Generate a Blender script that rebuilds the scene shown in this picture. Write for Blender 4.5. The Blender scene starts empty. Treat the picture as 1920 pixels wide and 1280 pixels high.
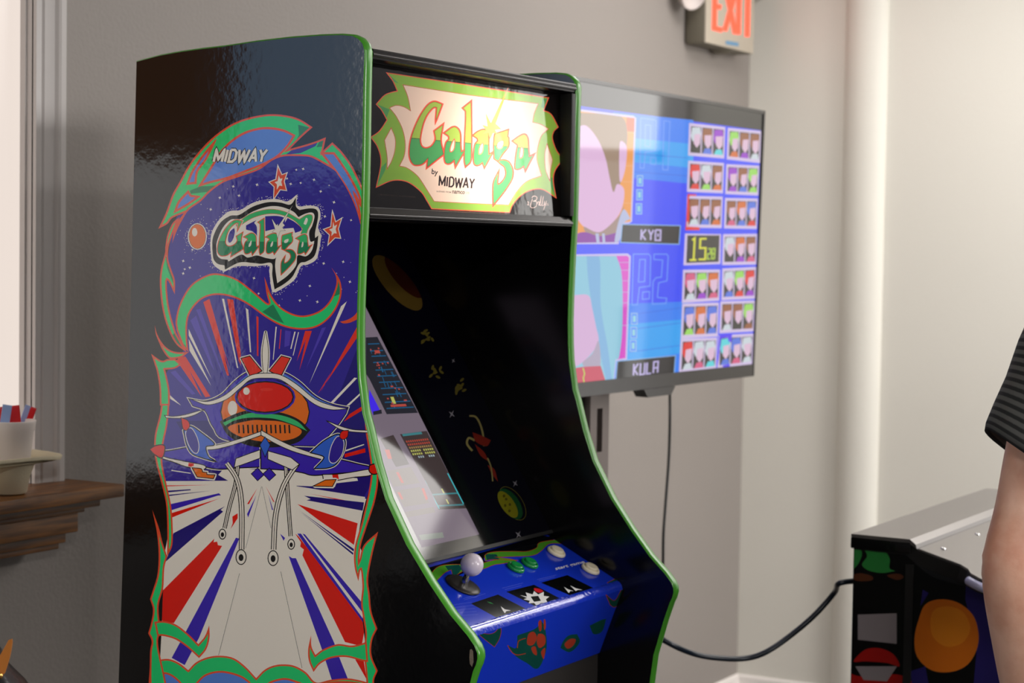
import bpy, bmesh, math, random
import numpy as np
from math import sin, cos, pi, radians, sqrt
from mathutils import Vector as V, Matrix
from mathutils.geometry import delaunay_2d_cdt
random.seed(7)
scene = bpy.context.scene
COL = scene.collection

# ------------------------------------------------------------------ camera
CAM = V((-2.2722, -1.3566, 1.5360)); FPX = 3640.78
YAW, PITCH, ROLL = 0.5233, -0.0460, 0.0153
Fw = V((cos(PITCH)*cos(YAW), cos(PITCH)*sin(YAW), sin(PITCH)))
_r = Fw.cross(V((0, 0, 1))).normalized(); _u = _r.cross(Fw)
Rt = cos(ROLL)*_r + sin(ROLL)*_u; Up = -sin(ROLL)*_r + cos(ROLL)*_u
cd = bpy.data.cameras.new('camera'); cam = bpy.data.objects.new('camera', cd); COL.objects.link(cam)
cam.matrix_world = Matrix(((Rt.x, Up.x, -Fw.x, CAM.x), (Rt.y, Up.y, -Fw.y, CAM.y), (Rt.z, Up.z, -Fw.z, CAM.z), (0, 0, 0, 1)))
cd.sensor_width = 36; cd.lens = FPX/1920*36; cd.clip_start = 0.05; cd.clip_end = 50
cd.dof.use_dof = True; cd.dof.focus_distance = 2.72; cd.dof.aperture_fstop = 7.0
scene.camera = cam
vs = scene.view_settings
vs.view_transform = 'Standard'; vs.look = 'None'; vs.gamma = 1; vs.use_curve_mapping = False
vs.exposure = 0.0

# ------------------------------------------------------------------ strengths of everything that gives light
LP = dict(far=0, near=50, mid=42, corner=8, left=85, front=150, door=4.6, dlow=1.5, fill_pane=8.0, low=1.8, store=.1, pane=1.0, world=.0)

# ------------------------------------------------------------------ world
w = bpy.data.worlds.new('world'); scene.world = w; w.use_nodes = True
w.node_tree.nodes['Background'].inputs[0].default_value = (0.75, 0.8, 0.9, 1)
w.node_tree.nodes['Background'].inputs[1].default_value = LP['world']

def lin(c):
    c = c/255
    return c/12.92 if c <= .04045 else ((c+.055)/1.055)**2.4
def rgb(r, g, b): return (lin(r), lin(g), lin(b), 1)
MATS = {}
def mat(name, col, rough=.5, metal=0, emit=None, es=0, spec=.5, bump=None, coat=0, trans=0, ior=1.5, sss=0):
    if name in MATS: return MATS[name]
    m = bpy.data.materials.new(name); m.use_nodes = True; n = m.node_tree; b = n.nodes['Principled BSDF']
    b.inputs['Base Color'].default_value = col; b.inputs['Roughness'].default_value = rough
    b.inputs['Metallic'].default_value = metal; b.inputs['Specular IOR Level'].default_value = spec
    b.inputs['Coat Weight'].default_value = coat; b.inputs['Coat Roughness'].default_value = .06
    b.inputs['Transmission Weight'].default_value = trans; b.inputs['IOR'].default_value = ior
    if sss: b.inputs['Subsurface Weight'].default_value = sss; b.inputs['Subsurface Scale'].default_value = .02
    if emit: b.inputs['Emission Color'].default_value = emit; b.inputs['Emission Strength'].default_value = es
    if bump:
        sc, st, dist = bump[:3]
        tc = n.nodes.new('ShaderNodeTexCoord'); nz = n.nodes.new('ShaderNodeTexNoise'); bp = n.nodes.new('ShaderNodeBump')
        nz.inputs['Scale'].default_value = sc; nz.inputs['Detail'].default_value = bump[3] if len(bump) > 3 else 2
        bp.inputs['Strength'].default_value = st; bp.inputs['Distance'].default_value = dist
        n.links.new(tc.outputs['Object'], nz.inputs['Vector']); n.links.new(nz.outputs['Fac'], bp.inputs['Height'])
        n.links.new(bp.outputs['Normal'], b.inputs['Normal'])
    MATS[name] = m; return m
def mottle(m, c1, c2, scale, stretch=(1, 1, 1), detail=4, lo=.35, hi=.65):
    n = m.node_tree; b = n.nodes['Principled BSDF']
    tc = n.nodes.new('ShaderNodeTexCoord'); mp = n.nodes.new('ShaderNodeMapping'); nz = n.nodes.new('ShaderNodeTexNoise'); cr = n.nodes.new('ShaderNodeValToRGB')
    mp.inputs['Scale'].default_value = stretch; nz.inputs['Scale'].default_value = scale; nz.inputs['Detail'].default_value = detail
    cr.color_ramp.elements[0].position = lo; cr.color_ramp.elements[1].position = hi
    cr.color_ramp.elements[0].color = c1; cr.color_ramp.elements[1].color = c2
    n.links.new(tc.outputs['Object'], mp.inputs[0]); n.links.new(mp.outputs[0], nz.inputs['Vector'])
    n.links.new(nz.outputs['Fac'], cr.inputs[0]); n.links.new(cr.outputs[0], b.inputs['Base Color']); return m

# ------------------------------------------------------------------ front daylight and added ceiling lamps (fixture meshes are built further down)
def area(name, loc, aim, sx, sy, power, col=(1, 1, 1)):
    l = bpy.data.lights.new(name, 'AREA'); l.shape = 'RECTANGLE'; l.size = sx; l.size_y = sy; l.energy = power; l.color = col
    o = bpy.data.objects.new(name, l); COL.objects.link(o); o.location = loc
    o.rotation_euler = (V(aim)-V(loc)).to_track_quat('-Z', 'Y').to_euler(); return o
CEIL = 2.75
LAMPS = [(0.5, -5.3, LP['far']), (3.02, -1.55, LP['near']), (-.4, -2.8, LP['mid']), (2.6, .45, LP['corner']), (-3.2, -2.6, LP['left'])]  # mid, corner and left: unseen lamps added as fill; near follows a screen reflection
for i, (lx, ly, lp) in enumerate(LAMPS):
    if lp: area('added_lamp_light', (lx, ly, CEIL-.035), (lx, ly, 0), 1.1 if lx > 3 else 1.1, 2.3 if lx > 3 else .5, lp, (1, .965, .93))
area('daylight_front', (.9, -6.38, 2.2), (.6, 0, 1.4), 1.8, .45, LP['front'], (1, .97, .94))
DOOR_L = LP['door']       # luminance of the sunlit glass door on the right wall

# ------------------------------------------------------------------ picking points of the real surfaces through the solved camera
def ray(px, py): return Fw + Rt*((px-960)/FPX) - Up*((py-640)/FPX)
def onp(px, py, P0, n):
    d = ray(px, py); return CAM + d*((V(P0)-CAM).dot(n)/d.dot(n))
def onax(px, py, ax, val):
    d = ray(px, py); return CAM + d*((val-CAM[ax])/d[ax])
def at(px, py, dist): return CAM + ray(px, py)*dist

# ------------------------------------------------------------------ mesh helpers
def link(name, me, mats, parent=None, smooth=False):
    o = bpy.data.objects.new(name, me); COL.objects.link(o)
    for m in (mats if isinstance(mats, (list, tuple)) else [mats]): me.materials.append(m)
    if smooth:
        for p in me.polygons: p.use_smooth = True
    if parent: o.parent = parent
    return o
def pydata(name, vs_, fs, mats, parent=None, smooth=False, fm=None):
    me = bpy.data.meshes.new(name); me.from_pydata([tuple(v) for v in vs_], [], fs); me.update()
    o = link(name, me, mats, parent, smooth)
    if fm:
        for p, i in zip(me.polygons, fm): p.material_index = i
    return o
def frombm(name, bm, mats, parent=None, smooth=False, angle=None):
    bmesh.ops.recalc_face_normals(bm, faces=bm.faces)
    me = bpy.data.meshes.new(name); bm.to_mesh(me); bm.free()
    o = link(name, me, mats, parent, smooth or angle is not None)
    if angle is not None:
        me.set_sharp_from_angle(angle=radians(angle))
    return o
def bbox(bm, x0, x1, y0, y1, z0, z1, bev=0, M=None, seg=2, mi=0):
    vs_ = [bm.verts.new((x, y, z)) for x in (x0, x1) for y in (y0, y1) for z in (z0, z1)]
    idx = [(0, 1, 3, 2), (4, 6, 7, 5), (0, 4, 5, 1), (2, 3, 7, 6), (0, 2, 6, 4), (1, 5, 7, 3)]
    fs = [bm.faces.new([vs_[i] for i in f]) for f in idx]
    for f in fs: f.material_index = mi
    if M is not None: bmesh.ops.transform(bm, matrix=M, verts=vs_)
    if bev:
        es = list({e for f in fs for e in f.edges})
        bmesh.ops.bevel(bm, geom=es, offset=bev, segments=seg, affect='EDGES', profile=.5)
def box(name, x0, x1, y0, y1, z0, z1, m, parent=None, bev=0, M=None):
    bm = bmesh.new(); bbox(bm, x0, x1, y0, y1, z0, z1, bev, M); return frombm(name, bm, m, parent, angle=40 if bev else None)
def prism(bm, pts, off, mi=0):
    off = V(off); a = [bm.verts.new(p) for p in pts]; b = [bm.verts.new(V(p)+off) for p in pts]; n = len(pts)
    fs = [bm.faces.new(a), bm.faces.new(b[::-1])]
    for i in range(n): fs.append(bm.faces.new((a[i], a[(i+1) % n], b[(i+1) % n], b[i])))
    for f in fs: f.material_index = mi
    return fs
def lathe(bm, prof, M=Matrix(), n=32, mi=0, closed=False):
    rings = []
    for r, z in prof:
        if r < 1e-6: rings.append([bm.verts.new(M @ V((0, 0, z)))])
        else: rings.append([bm.verts.new(M @ V((r*cos(2*pi*i/n), r*sin(2*pi*i/n), z))) for i in range(n)])
    for a, b in zip(rings, rings[1:]):
        for i in range(n):
            j = (i+1) % n
            q = [a[i % len(a)], a[j % len(a)], b[j % len(b)], b[i % len(b)]]
            u = []
            for v in q:
                if v not in u: u.append(v)
            if len(u) > 2:
                f = bm.faces.new(u); f.material_index = mi
def tube(bm, path, r, n=10, mi=0):
    path = [V(p) for p in path]; rings = []; up = V((0, 0, 1)); k = len(path)
    rs = r if isinstance(r, (list, tuple)) else [r]*k
    prevx = None
    for i, p in enumerate(path):
        t = (path[min(i+1, k-1)]-path[max(i-1, 0)]).normalized()
        x = (prevx - t*prevx.dot(t)) if prevx else t.orthogonal()
        x.normalize(); y = t.cross(x); prevx = x
        rings.append([bm.verts.new(p + (x*cos(2*pi*j/n)+y*sin(2*pi*j/n))*rs[i]) for j in range(n)])
    for a, b in zip(rings, rings[1:]):
        for j in range(n): bm.faces.new((a[j], a[(j+1) % n], b[(j+1) % n], b[j])).material_index = mi
    bm.faces.new(rings[0][::-1]).material_index = mi; bm.faces.new(rings[-1]).material_index = mi
def frame_at(P, n, xdir=V((1, 0, 0))):
    n = n.normalized(); x = (xdir-n*xdir.dot(n)).normalized(); y = n.cross(x)
    return Matrix(((x.x, y.x, n.x, P.x), (x.y, y.y, n.y, P.y), (x.z, y.z, n.z, P.z), (0, 0, 0, 1)))
def crom(pts, k=6, closed=True):
    """smooth curve through points; a point with a third entry is a sharp corner"""
    n = len(pts); out = []; rng = range(n if closed else n-1)
    for i in rng:
        p1, p2 = pts[i], pts[(i+1) % n]
        p0 = pts[i-1] if (closed or i > 0) else p1
        p3 = pts[(i+2) % n] if (closed or i+2 < n) else p2
        s1, s2 = len(p1) > 2, len(p2) > 2
        if s1: p0 = p1
        if s2: p3 = p2
        if s1 and s2: out.append(tuple(p1[:2])); continue
        for j in range(k):
            t = j/k; q = []
            for c in (0, 1):
                m1 = (p2[c]-p0[c])*.5 if not s1 else (p2[c]-p1[c])*1.0
                m2 = (p3[c]-p1[c])*.5 if not s2 else (p2[c]-p1[c])*1.0
                q.append((2*t**3-3*t*t+1)*p1[c]+(t**3-2*t*t+t)*m1+(-2*t**3+3*t*t)*p2[c]+(t**3-t*t)*m2)
            out.append(tuple(q))
    if not closed: out.append(tuple(pts[-1][:2]))
    return out
def catmull3(pts, k=8):
    pts = [V(p) for p in pts]; out = []
    for i in range(len(pts)-1):
        p0, p1, p2, p3 = pts[max(i-1, 0)], pts[i], pts[i+1], pts[min(i+2, len(pts)-1)]
        for j in range(k):
            t = j/k
            out.append(.5*((2*p1)+(p2-p0)*t+(2*p0-5*p1+4*p2-p3)*t*t+(3*p1-p0-3*p2+p3)*t**3))
    out.append(pts[-1]); return out

# ------------------------------------------------------------------ flat printed artwork: coloured areas cut into ONE flat mesh
class Art:
    def __init__(s): s.L = []
    def poly(s, pts, col, only=None):
        a = sum(p[0]*q[1]-q[0]*p[1] for p, q in zip(pts, pts[1:]+pts[:1]))
        if abs(a) < 1e-7: return
        if a < 0: pts = pts[::-1]
        s.L.append((pts, col, only))
    def fill(s, pts, col, only=None, k=6): s.poly(crom(pts, k), col, only)
    def stroke(s, pts, w, col, only=None, closed=True, k=6, smooth=True, miter=4):
        P = crom(pts, k, closed) if smooth else [tuple(p[:2]) for p in pts]
        P = [p for i, p in enumerate(P) if i == 0 or (p[0]-P[i-1][0])**2+(p[1]-P[i-1][1])**2 > 1e-6]
        n = len(P); h = w/2; segs = []
        for i in range(n if closed else n-1):
            a, b = V(P[i]), V(P[(i+1) % n]); d = b-a
            if d.length < 1e-6: continue
            d.normalize(); nn = V((-d.y, d.x)); segs.append((a, b, d, nn))
            s.poly([tuple(a+nn*h), tuple(a-nn*h), tuple(b-nn*h), tuple(b+nn*h)], col, only)
        m = len(segs)
        for i in range(m if closed else m-1):
            a, b = segs[i], segs[(i+1) % m]; cr = a[2].x*b[2].y-a[2].y*b[2].x; dt = a[2].dot(b[2])
            if abs(cr) < .02 and dt > 0: continue
            sg = -1 if cr > 0 else 1; v = a[1]; o1, o2 = v+a[3]*h*sg, v+b[3]*h*sg
            mid = (a[3]+b[3])*sg; L = mid.length
            if L > 1e-3:
                ml = min(2*h/L, miter*h); mp = v+mid/L*ml; s.poly([tuple(v), tuple(o1), tuple(mp), tuple(o2)], col, only)
    def out(s, pts, colf, cols, w, only=None, k=6):
        s.stroke(pts, w, cols, only, True, k); s.fill(pts, colf, only, k)
    def ell(s, cx, cy, rx, ry, col, only=None, n=20, rot=0):
        c, q = cos(rot), sin(rot)
        s.poly([(cx+rx*cos(2*pi*i/n)*c-ry*sin(2*pi*i/n)*q, cy+rx*cos(2*pi*i/n)*q+ry*sin(2*pi*i/n)*c) for i in range(n)], col, only)
    def quad(s, q, u0, v0, u1, v1, col, only=None):
        s.poly([bil(q, u0, v0), bil(q, u1, v0), bil(q, u1, v1), bil(q, u0, v1)], col, only)
    def text(s, txt, q, col, off=0, shear=0, only=None, grow=0):
        for t in text_tris(txt, off, shear):
            s.poly([bil(q, u, 1-v) for u, v in t], col, only)
    def build(s, name, mapf, mask, matf, parent=None):
        """mapf: photo point -> surface point; only what lies inside mask stays"""
        polys = [(mask, '_', None)] + s.L
        a = sum(p[0]*q[1]-q[0]*p[1] for p, q in zip(mask, mask[1:]+mask[:1]))
        if a < 0: polys[0] = (mask[::-1], '_', None)
        vs_, fs = [], []
        for pts, c, o in polys:
            b = len(vs_); vs_ += [V((p[0], p[1])) for p in pts]; fs.append(list(range(b, b+len(pts))))
        edges = []
        for f in fs: edges += [(f[k], f[(k+1) % len(f)]) for k in range(len(f))]
        ov, oe, of = delaunay_2d_cdt(vs_, edges, [], 0, 1e-5, False)[:3]
        OV = np.array([tuple(v) for v in ov]); tri = np.array([tuple(f) for f in of]); C = OV[tri].mean(axis=1)
        order = np.argsort(C[:, 0]); Cx = C[order, 0]; Cy = C[order, 1]
        names = ['?', '_']; cur = np.zeros(len(C), int); inside = np.zeros(len(C), bool)
        for k, (pts, c, o) in enumerate(polys):
            P = np.array([p[:2] for p in pts], float); x0, y0 = P.min(0); x1, y1 = P.max(0)
            lo, hi = np.searchsorted(Cx, [x0, x1]); 
            if hi <= lo: continue
            sel = lo+np.nonzero((Cy[lo:hi] >= y0) & (Cy[lo:hi] <= y1))[0]
            if not len(sel): continue
            X, Y = Cx[sel], Cy[sel]; wn = np.zeros(len(sel), int)
            for q in range(len(P)):
                ax, ay = P[q]; bx, by = P[(q+1) % len(P)]
                s1 = (bx-ax)*(Y-ay)-(X-ax)*(by-ay)
                wn += ((ay <= Y) & (by > Y) & (s1 > 0)).astype(int) - ((ay > Y) & (by <= Y) & (s1 < 0)).astype(int)
            hit = sel[wn != 0]
            if k == 0: inside[hit] = True; continue
            if c not in names: names.append(c)
            if o is not None:
                ok = [names.index(n_) for n_ in o if n_ in names]; hit = hit[np.isin(cur[hit], ok)]
            cur[hit] = names.index(c)
        cols, keep, fm = [], [], []
        for r in range(len(order)):
            c = names[cur[r]]
            if not inside[r] or c in ('?', 'none'): continue
            if c not in cols: cols.append(c)
            keep.append(of[order[r]]); fm.append(cols.index(c))
        used = {}; nv = []; nf = []
        for f in keep:
            g = []
            for i in f:
                if i not in used: used[i] = len(nv); nv.append(mapf(ov[i][0], ov[i][1]))
                g.append(used[i])
            nf.append(g)
        o = pydata(name, nv, nf, [matf(c) for c in cols], parent, fm=fm)
        # faces look at the camera side
        me = o.data
        if me.polygons:
            big = max(me.polygons, key=lambda p: p.area)
            if big.normal.dot(CAM-big.center) < 0: me.flip_normals()
        return o
def bil(q, u, v):
    (x0, y0), (x1, y1), (x2, y2), (x3, y3) = q     # tl tr br bl, v downwards
    return ((x0*(1-u)+x1*u)*(1-v)+(x3*(1-u)+x2*u)*v, (y0*(1-u)+y1*u)*(1-v)+(y3*(1-u)+y2*u)*v)
_tt = {}
def text_tris(txt, off=0, shear=0):
    key = (txt, off, shear)
    if key in _tt: return _tt[key]
    c = bpy.data.curves.new('t', 'FONT'); c.body = txt; c.resolution_u = 3; c.offset = off; c.shear = shear; c.fill_mode = 'FRONT'
    o = bpy.data.objects.new('t', c); COL.objects.link(o)
    me = o.evaluated_get(bpy.context.evaluated_depsgraph_get()).to_mesh()
    P = [(v.co.x, v.co.y) for v in me.vertices]
    x0, x1 = min(p[0] for p in P), max(p[0] for p in P); y0, y1 = min(p[1] for p in P), max(p[1] for p in P)
    T = [[((P[i][0]-x0)/(x1-x0), (P[i][1]-y0)/(y1-y0)) for i in f.vertices] for f in me.polygons]
    bpy.data.objects.remove(o); _tt[key] = T; return T
GL = {'M': [[(.05, 1), (.05, 0), (.5, .8), (.95, 0), (.95, 1)]], 'I': [[(.5, 0), (.5, 1)]], 'D': [[(.1, 0), (.1, 1), (.6, 1), (.92, .78), (.92, .22), (.6, 0), (.1, 0)]],
      'W': [[(.02, 0), (.25, 1), (.5, .15), (.75, 1), (.98, 0)]], 'A': [[(.02, 1), (.5, 0), (.98, 1)], [(.22, .68), (.78, .68)]], 'Y': [[(.05, 0), (.5, .52), (.95, 0)], [(.5, .52), (.5, 1)]]}
def caps(a, word, q, w, col, only=None):
    wid = {'M': 1.15, 'I': .45, 'W': 1.35}; tot = sum(wid.get(c, .95) for c in word); x = 0
    for c in word:
        k = wid.get(c, .95)
        for ln in GL[c]: a.stroke([bil(q, (x+.07*k+p[0]*k*.86)/tot, .06+p[1]*.88) for p in ln], w, col, only, closed=False, smooth=False, miter=2)
        x += k
def Z(ox, oy, s):        # reader of coordinates measured in an enlarged crop of the photograph
    def f(*pts): return [((p[0])/s+ox, (p[1])/s+oy) + tuple(p[2:]) for p in pts]
    return f

# ------------------------------------------------------------------ records
def tag(o, label=None, cat=None, group=None, kind=None):
    if label: o['label'] = label
    if cat: o['category'] = cat
    if group: o['group'] = group
    if kind: o['kind'] = kind
    return o
def empty(name, loc, label, cat, group=None):
    o = bpy.data.objects.new(name, None); COL.objects.link(o); o.location = loc; o.empty_display_size = .05
    o['_loc'] = 0; del o['_loc']
    return tag(o, label, cat, group)
def adopt(root):
    """children were built in world coordinates: keep them there"""
    bpy.context.view_layer.update()
    M = Matrix.Translation(root.location).inverted()
    for c in root.children:
        c.matrix_parent_inverse = M
def struct(o): o['kind'] = 'structure'; return o

# ================================================================== MATERIALS
wallpaint = mat('greige_wall_paint', rgb(150, 143, 138), .55, bump=(110, .3, .0025, 6))
creampaint = mat('cream_wall_paint', rgb(232, 229, 220), .6, bump=(60, .25, .003, 4))
whitetrim = mat('white_trim_paint', rgb(205, 200, 198), .35)
wood = mat('dark_stained_wood', rgb(95, 62, 32), .42, spec=.3); mottle(wood, rgb(78, 44, 12), rgb(138, 88, 36), 9, (1, 9, 14), 6)
floorm = mat('dark_floor', rgb(60, 54, 50), .5); mottle(floorm, rgb(48, 43, 40), rgb(72, 64, 58), 3, (1, 8, 1), 5)
darkpaint = mat('bounce_cutting_wall_paint', rgb(84, 82, 86), .6)  # unseen walls kept dark to cut bounced and reflected light
ceilm = mat('ceiling_white', rgb(215, 212, 205), .8)
blackgloss = mat('black_gloss_laminate', rgb(14, 14, 15), .11, spec=.5, bump=(70, .12, .002, 2))
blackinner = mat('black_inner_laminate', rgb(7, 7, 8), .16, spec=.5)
blackmatte = mat('black_matte', rgb(12, 12, 12), .6)
greenplastic = mat('green_plastic_edging', rgb(62, 142, 32), .28, spec=.5)
railmetal = mat('black_satin_metal', rgb(42, 40, 40), .25, metal=.7)
chrome = mat('chrome', rgb(200, 200, 200), .15, metal=1)
darkmetal = mat('dark_metal', rgb(48, 44, 42), .35, metal=.5)
cable_black = mat('black_rubber', rgb(14, 18, 20), .4)
cable_navy = mat('navy_rubber', rgb(12, 24, 38), .35)

exec_order = []
# ================================================================== ROOM
YB, XR, YF, XL = 1.2, 3.703, -6.5, -5.2
def wallpiece(bm, x0, x1, z0, z1, y0=YB, y1=YB+.14): bbox(bm, x0, x1, y0, y1, z0, z1)
XJ = onax(60, 300, 0, 0)  # placeholder
xj = onax(60, 300, 1, YB).x            # right jamb of the window
zs = 1.095                              # top of the wooden sill
WB = (-2.55, -.45)                      # second window, further left
WTOP = 2.45
bm = bmesh.new()
wallpiece(bm, xj+.02, XR+.14, 0, CEIL); wallpiece(bm, -.2, xj+.02, 0, zs-.03); wallpiece(bm, -.2, xj+.02, WTOP+.02, CEIL)
wallpiece(bm, WB[1], -.2, 0, CEIL); wallpiece(bm, WB[0], WB[1], 0, zs-.03); wallpiece(bm, WB[0], WB[1], WTOP, CEIL)
wallpiece(bm, XL-.14, WB[0], 0, CEIL)
struct(frombm('wall_back', bm, wallpaint))
DY0, DY1, DZ = -1.72, -.5, 2.5
bm = bmesh.new()
def wr(y0, y1, z0, z1): bbox(bm, XR, XR+.14, y0, y1, z0, z1)
wr(DY1, YB, 0, CEIL); wr(DY0, DY1, DZ, CEIL)
struct(frombm('wall_right', bm, creampaint))
bm = bmesh.new(); wr(YF-.14, DY0, 0, CEIL); struct(frombm('wall_right', bm, darkpaint))  # wall past the door darkened so the marquee reflects less light
bm = bmesh.new(); bbox(bm, XL-.14, XL, YF-.14, YB, 0, CEIL); struct(frombm('wall_left', bm, darkpaint))
bm = bmesh.new()
for a in ((XL, -.5, 0, CEIL), (3.3, XR, 0, CEIL), (-.5, 3.3, 0, .7), (-.5, 3.3, 2.5, CEIL)): bbox(bm, a[0], a[1], YF-.14, YF, a[2], a[3])
struct(frombm('wall_front', bm, darkpaint))
struct(box('floor', XL-.14, XR+.14, YF-.14, YB+.14, -.1, 0, floorm))
struct(box('ceiling', XL-.14, XR+.14, YF-.14, YB+.14, CEIL, CEIL+.1, ceilm))
# baseboards
def baseprof(name, a, b, inward, m):
    a, b, n = V(a), V(b), V(inward); prof = [(0, 0), (.016, 0), (.016, .095), (.011, .112), (.009, .13), (0, .137)]
    bm = bmesh.new(); prism(bm, [a+n*d+V((0, 0, z)) for d, z in prof], b-a); return struct(frombm(name, bm, m))
bbm = mat('white_baseboard_paint', rgb(238, 232, 228), .35)
baseprof('baseboard_back', (-3.9, YB, 0), (XR, YB, 0), (0, -1, 0), bbm)
baseprof('baseboard_right', (XR, YB, 0), (XR, DY1+.09, 0), (-1, 0, 0), bbm)
# rounded pilaster on the right wall
y0, y1 = onax(1652, 600, 0, XR).y, onax(1576, 600, 0, XR).y
yc, hw = (y0+y1)/2, (y1-y0)/2
bm = bmesh.new(); prism(bm, [V((XR+.001, yc+hw*1.02*cos(t), 0)) + V((-.045*sin(t), 0, 0)) for t in [pi*i/24 for i in range(25)]], (0, 0, CEIL))
struct(frombm('trim_1', bm, creampaint, angle=50))
# glass door in the right wall, sunlit outside
door = struct(box('door_1', XR+.09, XR+.10, DY0, DY1, 1.84, DZ-.01, mat('daylit_glass', rgb(20, 20, 20), .05, emit=(1, .97, .93, 1), es=DOOR_L)))
box('lower_glass', XR+.091, XR+.10, DY0, DY1, .02, 1.80, mat('shaded_door_glass', rgb(20, 20, 20), .05, emit=(1, .97, .93, 1), es=LP['dlow']), door)
bm = bmesh.new()
for a in ((DY0, DY0+.05, 0, DZ), (DY1-.05, DY1, 0, DZ), (DY0, DY1, DZ-.05, DZ), (DY0, DY1, 0, .12), (DY0, DY1, 1.80, 1.84)): bbox(bm, XR+.03, XR+.089, a[0], a[1], a[2], a[3])
frombm('door_frame', bm, whitetrim, door)
bm = bmesh.new()
for a in ((DY0-.08, DY0, 0, DZ+.08), (DY1, DY1+.08, 0, DZ+.08), (DY0, DY1, DZ, DZ+.08)): bbox(bm, XR-.018, XR, a[0], a[1], a[2], a[3], .004)
frombm('door_casing', bm, whitetrim, door)
bm = bmesh.new(); tube(bm, [(XR+.03, DY1-.11, 1.0), (XR-.02, DY1-.11, 1.0), (XR-.02, DY1-.11, 1.3), (XR+.03, DY1-.11, 1.3)], .01); frombm('door_handle', bm, chrome, door)
# windows of the back wall
paneA = mat('bright_window_blind', rgb(20, 20, 20), .2, emit=rgb(236, 222, 212), es=LP['pane'])
def window(name, x0, x1, panes):
    bm = bmesh.new(); yp = onax(40, 300, 0, xj).y
    d = yp-YB
    bbox(bm, x0-.018, x0, YB-.002, YB+d+.03, zs, WTOP); bbox(bm, x1, x1+.018, YB-.002, YB+d+.03, zs, WTOP); bbox(bm, x0, x1, YB-.002, YB+d+.03, WTOP, WTOP+.018)
    bbox(bm, x0+.0003, x0+.004, YB+.014, YB+.03, zs, WTOP); bbox(bm, x1-.004, x1-.0003, YB+.014, YB+.03, zs, WTOP)
    root = struct(frombm(name, bm, whitetrim))
    # moulded casing: stepped profile on both sides and on top
    cw = onax(118.5, 300, 1, YB-.012).x - xj
    prof = [(0, -.001), (0, .010), (.010, .013), (.016, .009), (.2*cw, .009), (.25*cw, .014), (.30*cw, .010), (.62*cw, .015), (.68*cw, .021), (.74*cw, .017), (.80*cw, .020), (.97*cw, .021), (cw, .017), (cw, -.001)]
    bm = bmesh.new()
    prism(bm, [V((x1+u, YB-d2, zs)) for u, d2 in prof], (0, 0, WTOP+cw-zs))
    prism(bm, [V((x0-u, YB-d2, zs)) for u, d2 in prof], (0, 0, WTOP+cw-zs))
    prism(bm, [V((x0, YB-d2, WTOP+u)) for u, d2 in prof], (x1-x0, 0, 0))
    frombm('window_casing', bm, whitetrim, root)
    for (a, b, c, e, m, nm) in panes:
        box(nm, a, b, yp, yp+.01, c, e, m, root)
    return root
window('window_1', -.17, xj, [(-.17, xj, zs-.02, WTOP, paneA, 'window_pane')])
lowB = mat('daylit_lower_sash', rgb(20, 20, 20), .2, emit=(1, .97, .95, 1), es=LP['low'])
upB1 = mat('brown_shade', rgb(20, 20, 20), .4, emit=rgb(150, 95, 50), es=1.0)
fillB = mat('added_bright_pane', rgb(20, 20, 20), .2, emit=(1, .97, .93, 1), es=LP['fill_pane'])  # unseen bright pane added to light the side panel
darkB = mat('shaded_lower_glass', rgb(20, 20, 20), .2, emit=rgb(150, 150, 145), es=.6)
upB2 = mat('bluish_upper_glass', rgb(20, 20, 20), .2, emit=rgb(150, 175, 205), es=2.6)
window('window_2', WB[0]+.03, WB[1]-.03, [(-1.02, WB[1]-.03, zs-.02, 1.71, lowB, 'window_pane'), (-1.02, WB[1]-.03, 1.71, WTOP, upB1, 'window_shade'), (-1.6, -1.02, 1.7, WTOP, upB2, 'window_pane'), (-1.6, -1.02, zs-.02, 1.7, darkB, 'window_pane'), (WB[0]+.03, -1.6, 1.7, WTOP, fillB, 'window_pane'), (WB[0]+.03, -1.6, zs-.02, 1.7, darkB, 'window_pane')])
# storefront window in the front wall, behind the photographer
struct(box('window_3', -.5, 3.3, YF-.1, YF-.09, .7, 2.5, mat('storefront_glass', rgb(20, 20, 20), .1, emit=(1, .98, .95, 1), es=LP['store'])))
# stained wooden sill with stepped apron
xs = onax(234, 907, 2, zs)
yfr = xs.y
bm = bmesh.new()
XS0 = -2.75
def step(x1, yf, z0, z1, bev): bbox(bm, XS0, x1, yf, YB-.0005, z0, z1, bev)
th = .0235
step(xs.x, yfr, zs-th, zs, .003)
for (px, py, yy, h) in ((172, 946, yfr+.045, .020), (168, 968, yfr+.062, .024), (163, 992, yfr+.075, .020), (147, 1021, yfr+.085, .020)):
    pass
z = zs-th
for dy, h, dx in ((.028, .016, .022), (.045, .010, .045), (.052, .036, .055), (.070, .020, .068), (.080, .012, .075)):
    step(xs.x-dx-.012, yfr+dy, z-h, z, .0025); z -= h
sill = struct(frombm('trim_2', bm, wood, angle=30))
# ceiling lamps, added out of view
for lx, ly, lp in LAMPS:
    e = empty('added_ceiling_light', (lx, ly, CEIL), 'rectangular flush ceiling light panel with white frame, added out of view', 'light', 'flush ceiling lights')
    if lx > 3: e.rotation_euler = (0, 0, pi/2); e.scale = (2.15, 2.1, 1)
    bm = bmesh.new()
    for a in ((-.6, -.56, -.3, .3), (.56, .6, -.3, .3), (-.56, .56, -.3, -.26), (-.56, .56, .26, .3)): bbox(bm, a[0], a[1], a[2], a[3], -.03, 0)
    frombm('lamp_frame', bm, whitetrim, e)
    box('diffuser', -.56, .56, -.26, .26, -.02, -.012, mat('lamp_diffuser', rgb(240, 240, 240), .4, emit=(1, .965, .93, 1), es=3 if lx < 3 else 3.01) if lp else mat('lamp_diffuser_unlit', rgb(235, 235, 235), .4), e)

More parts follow.
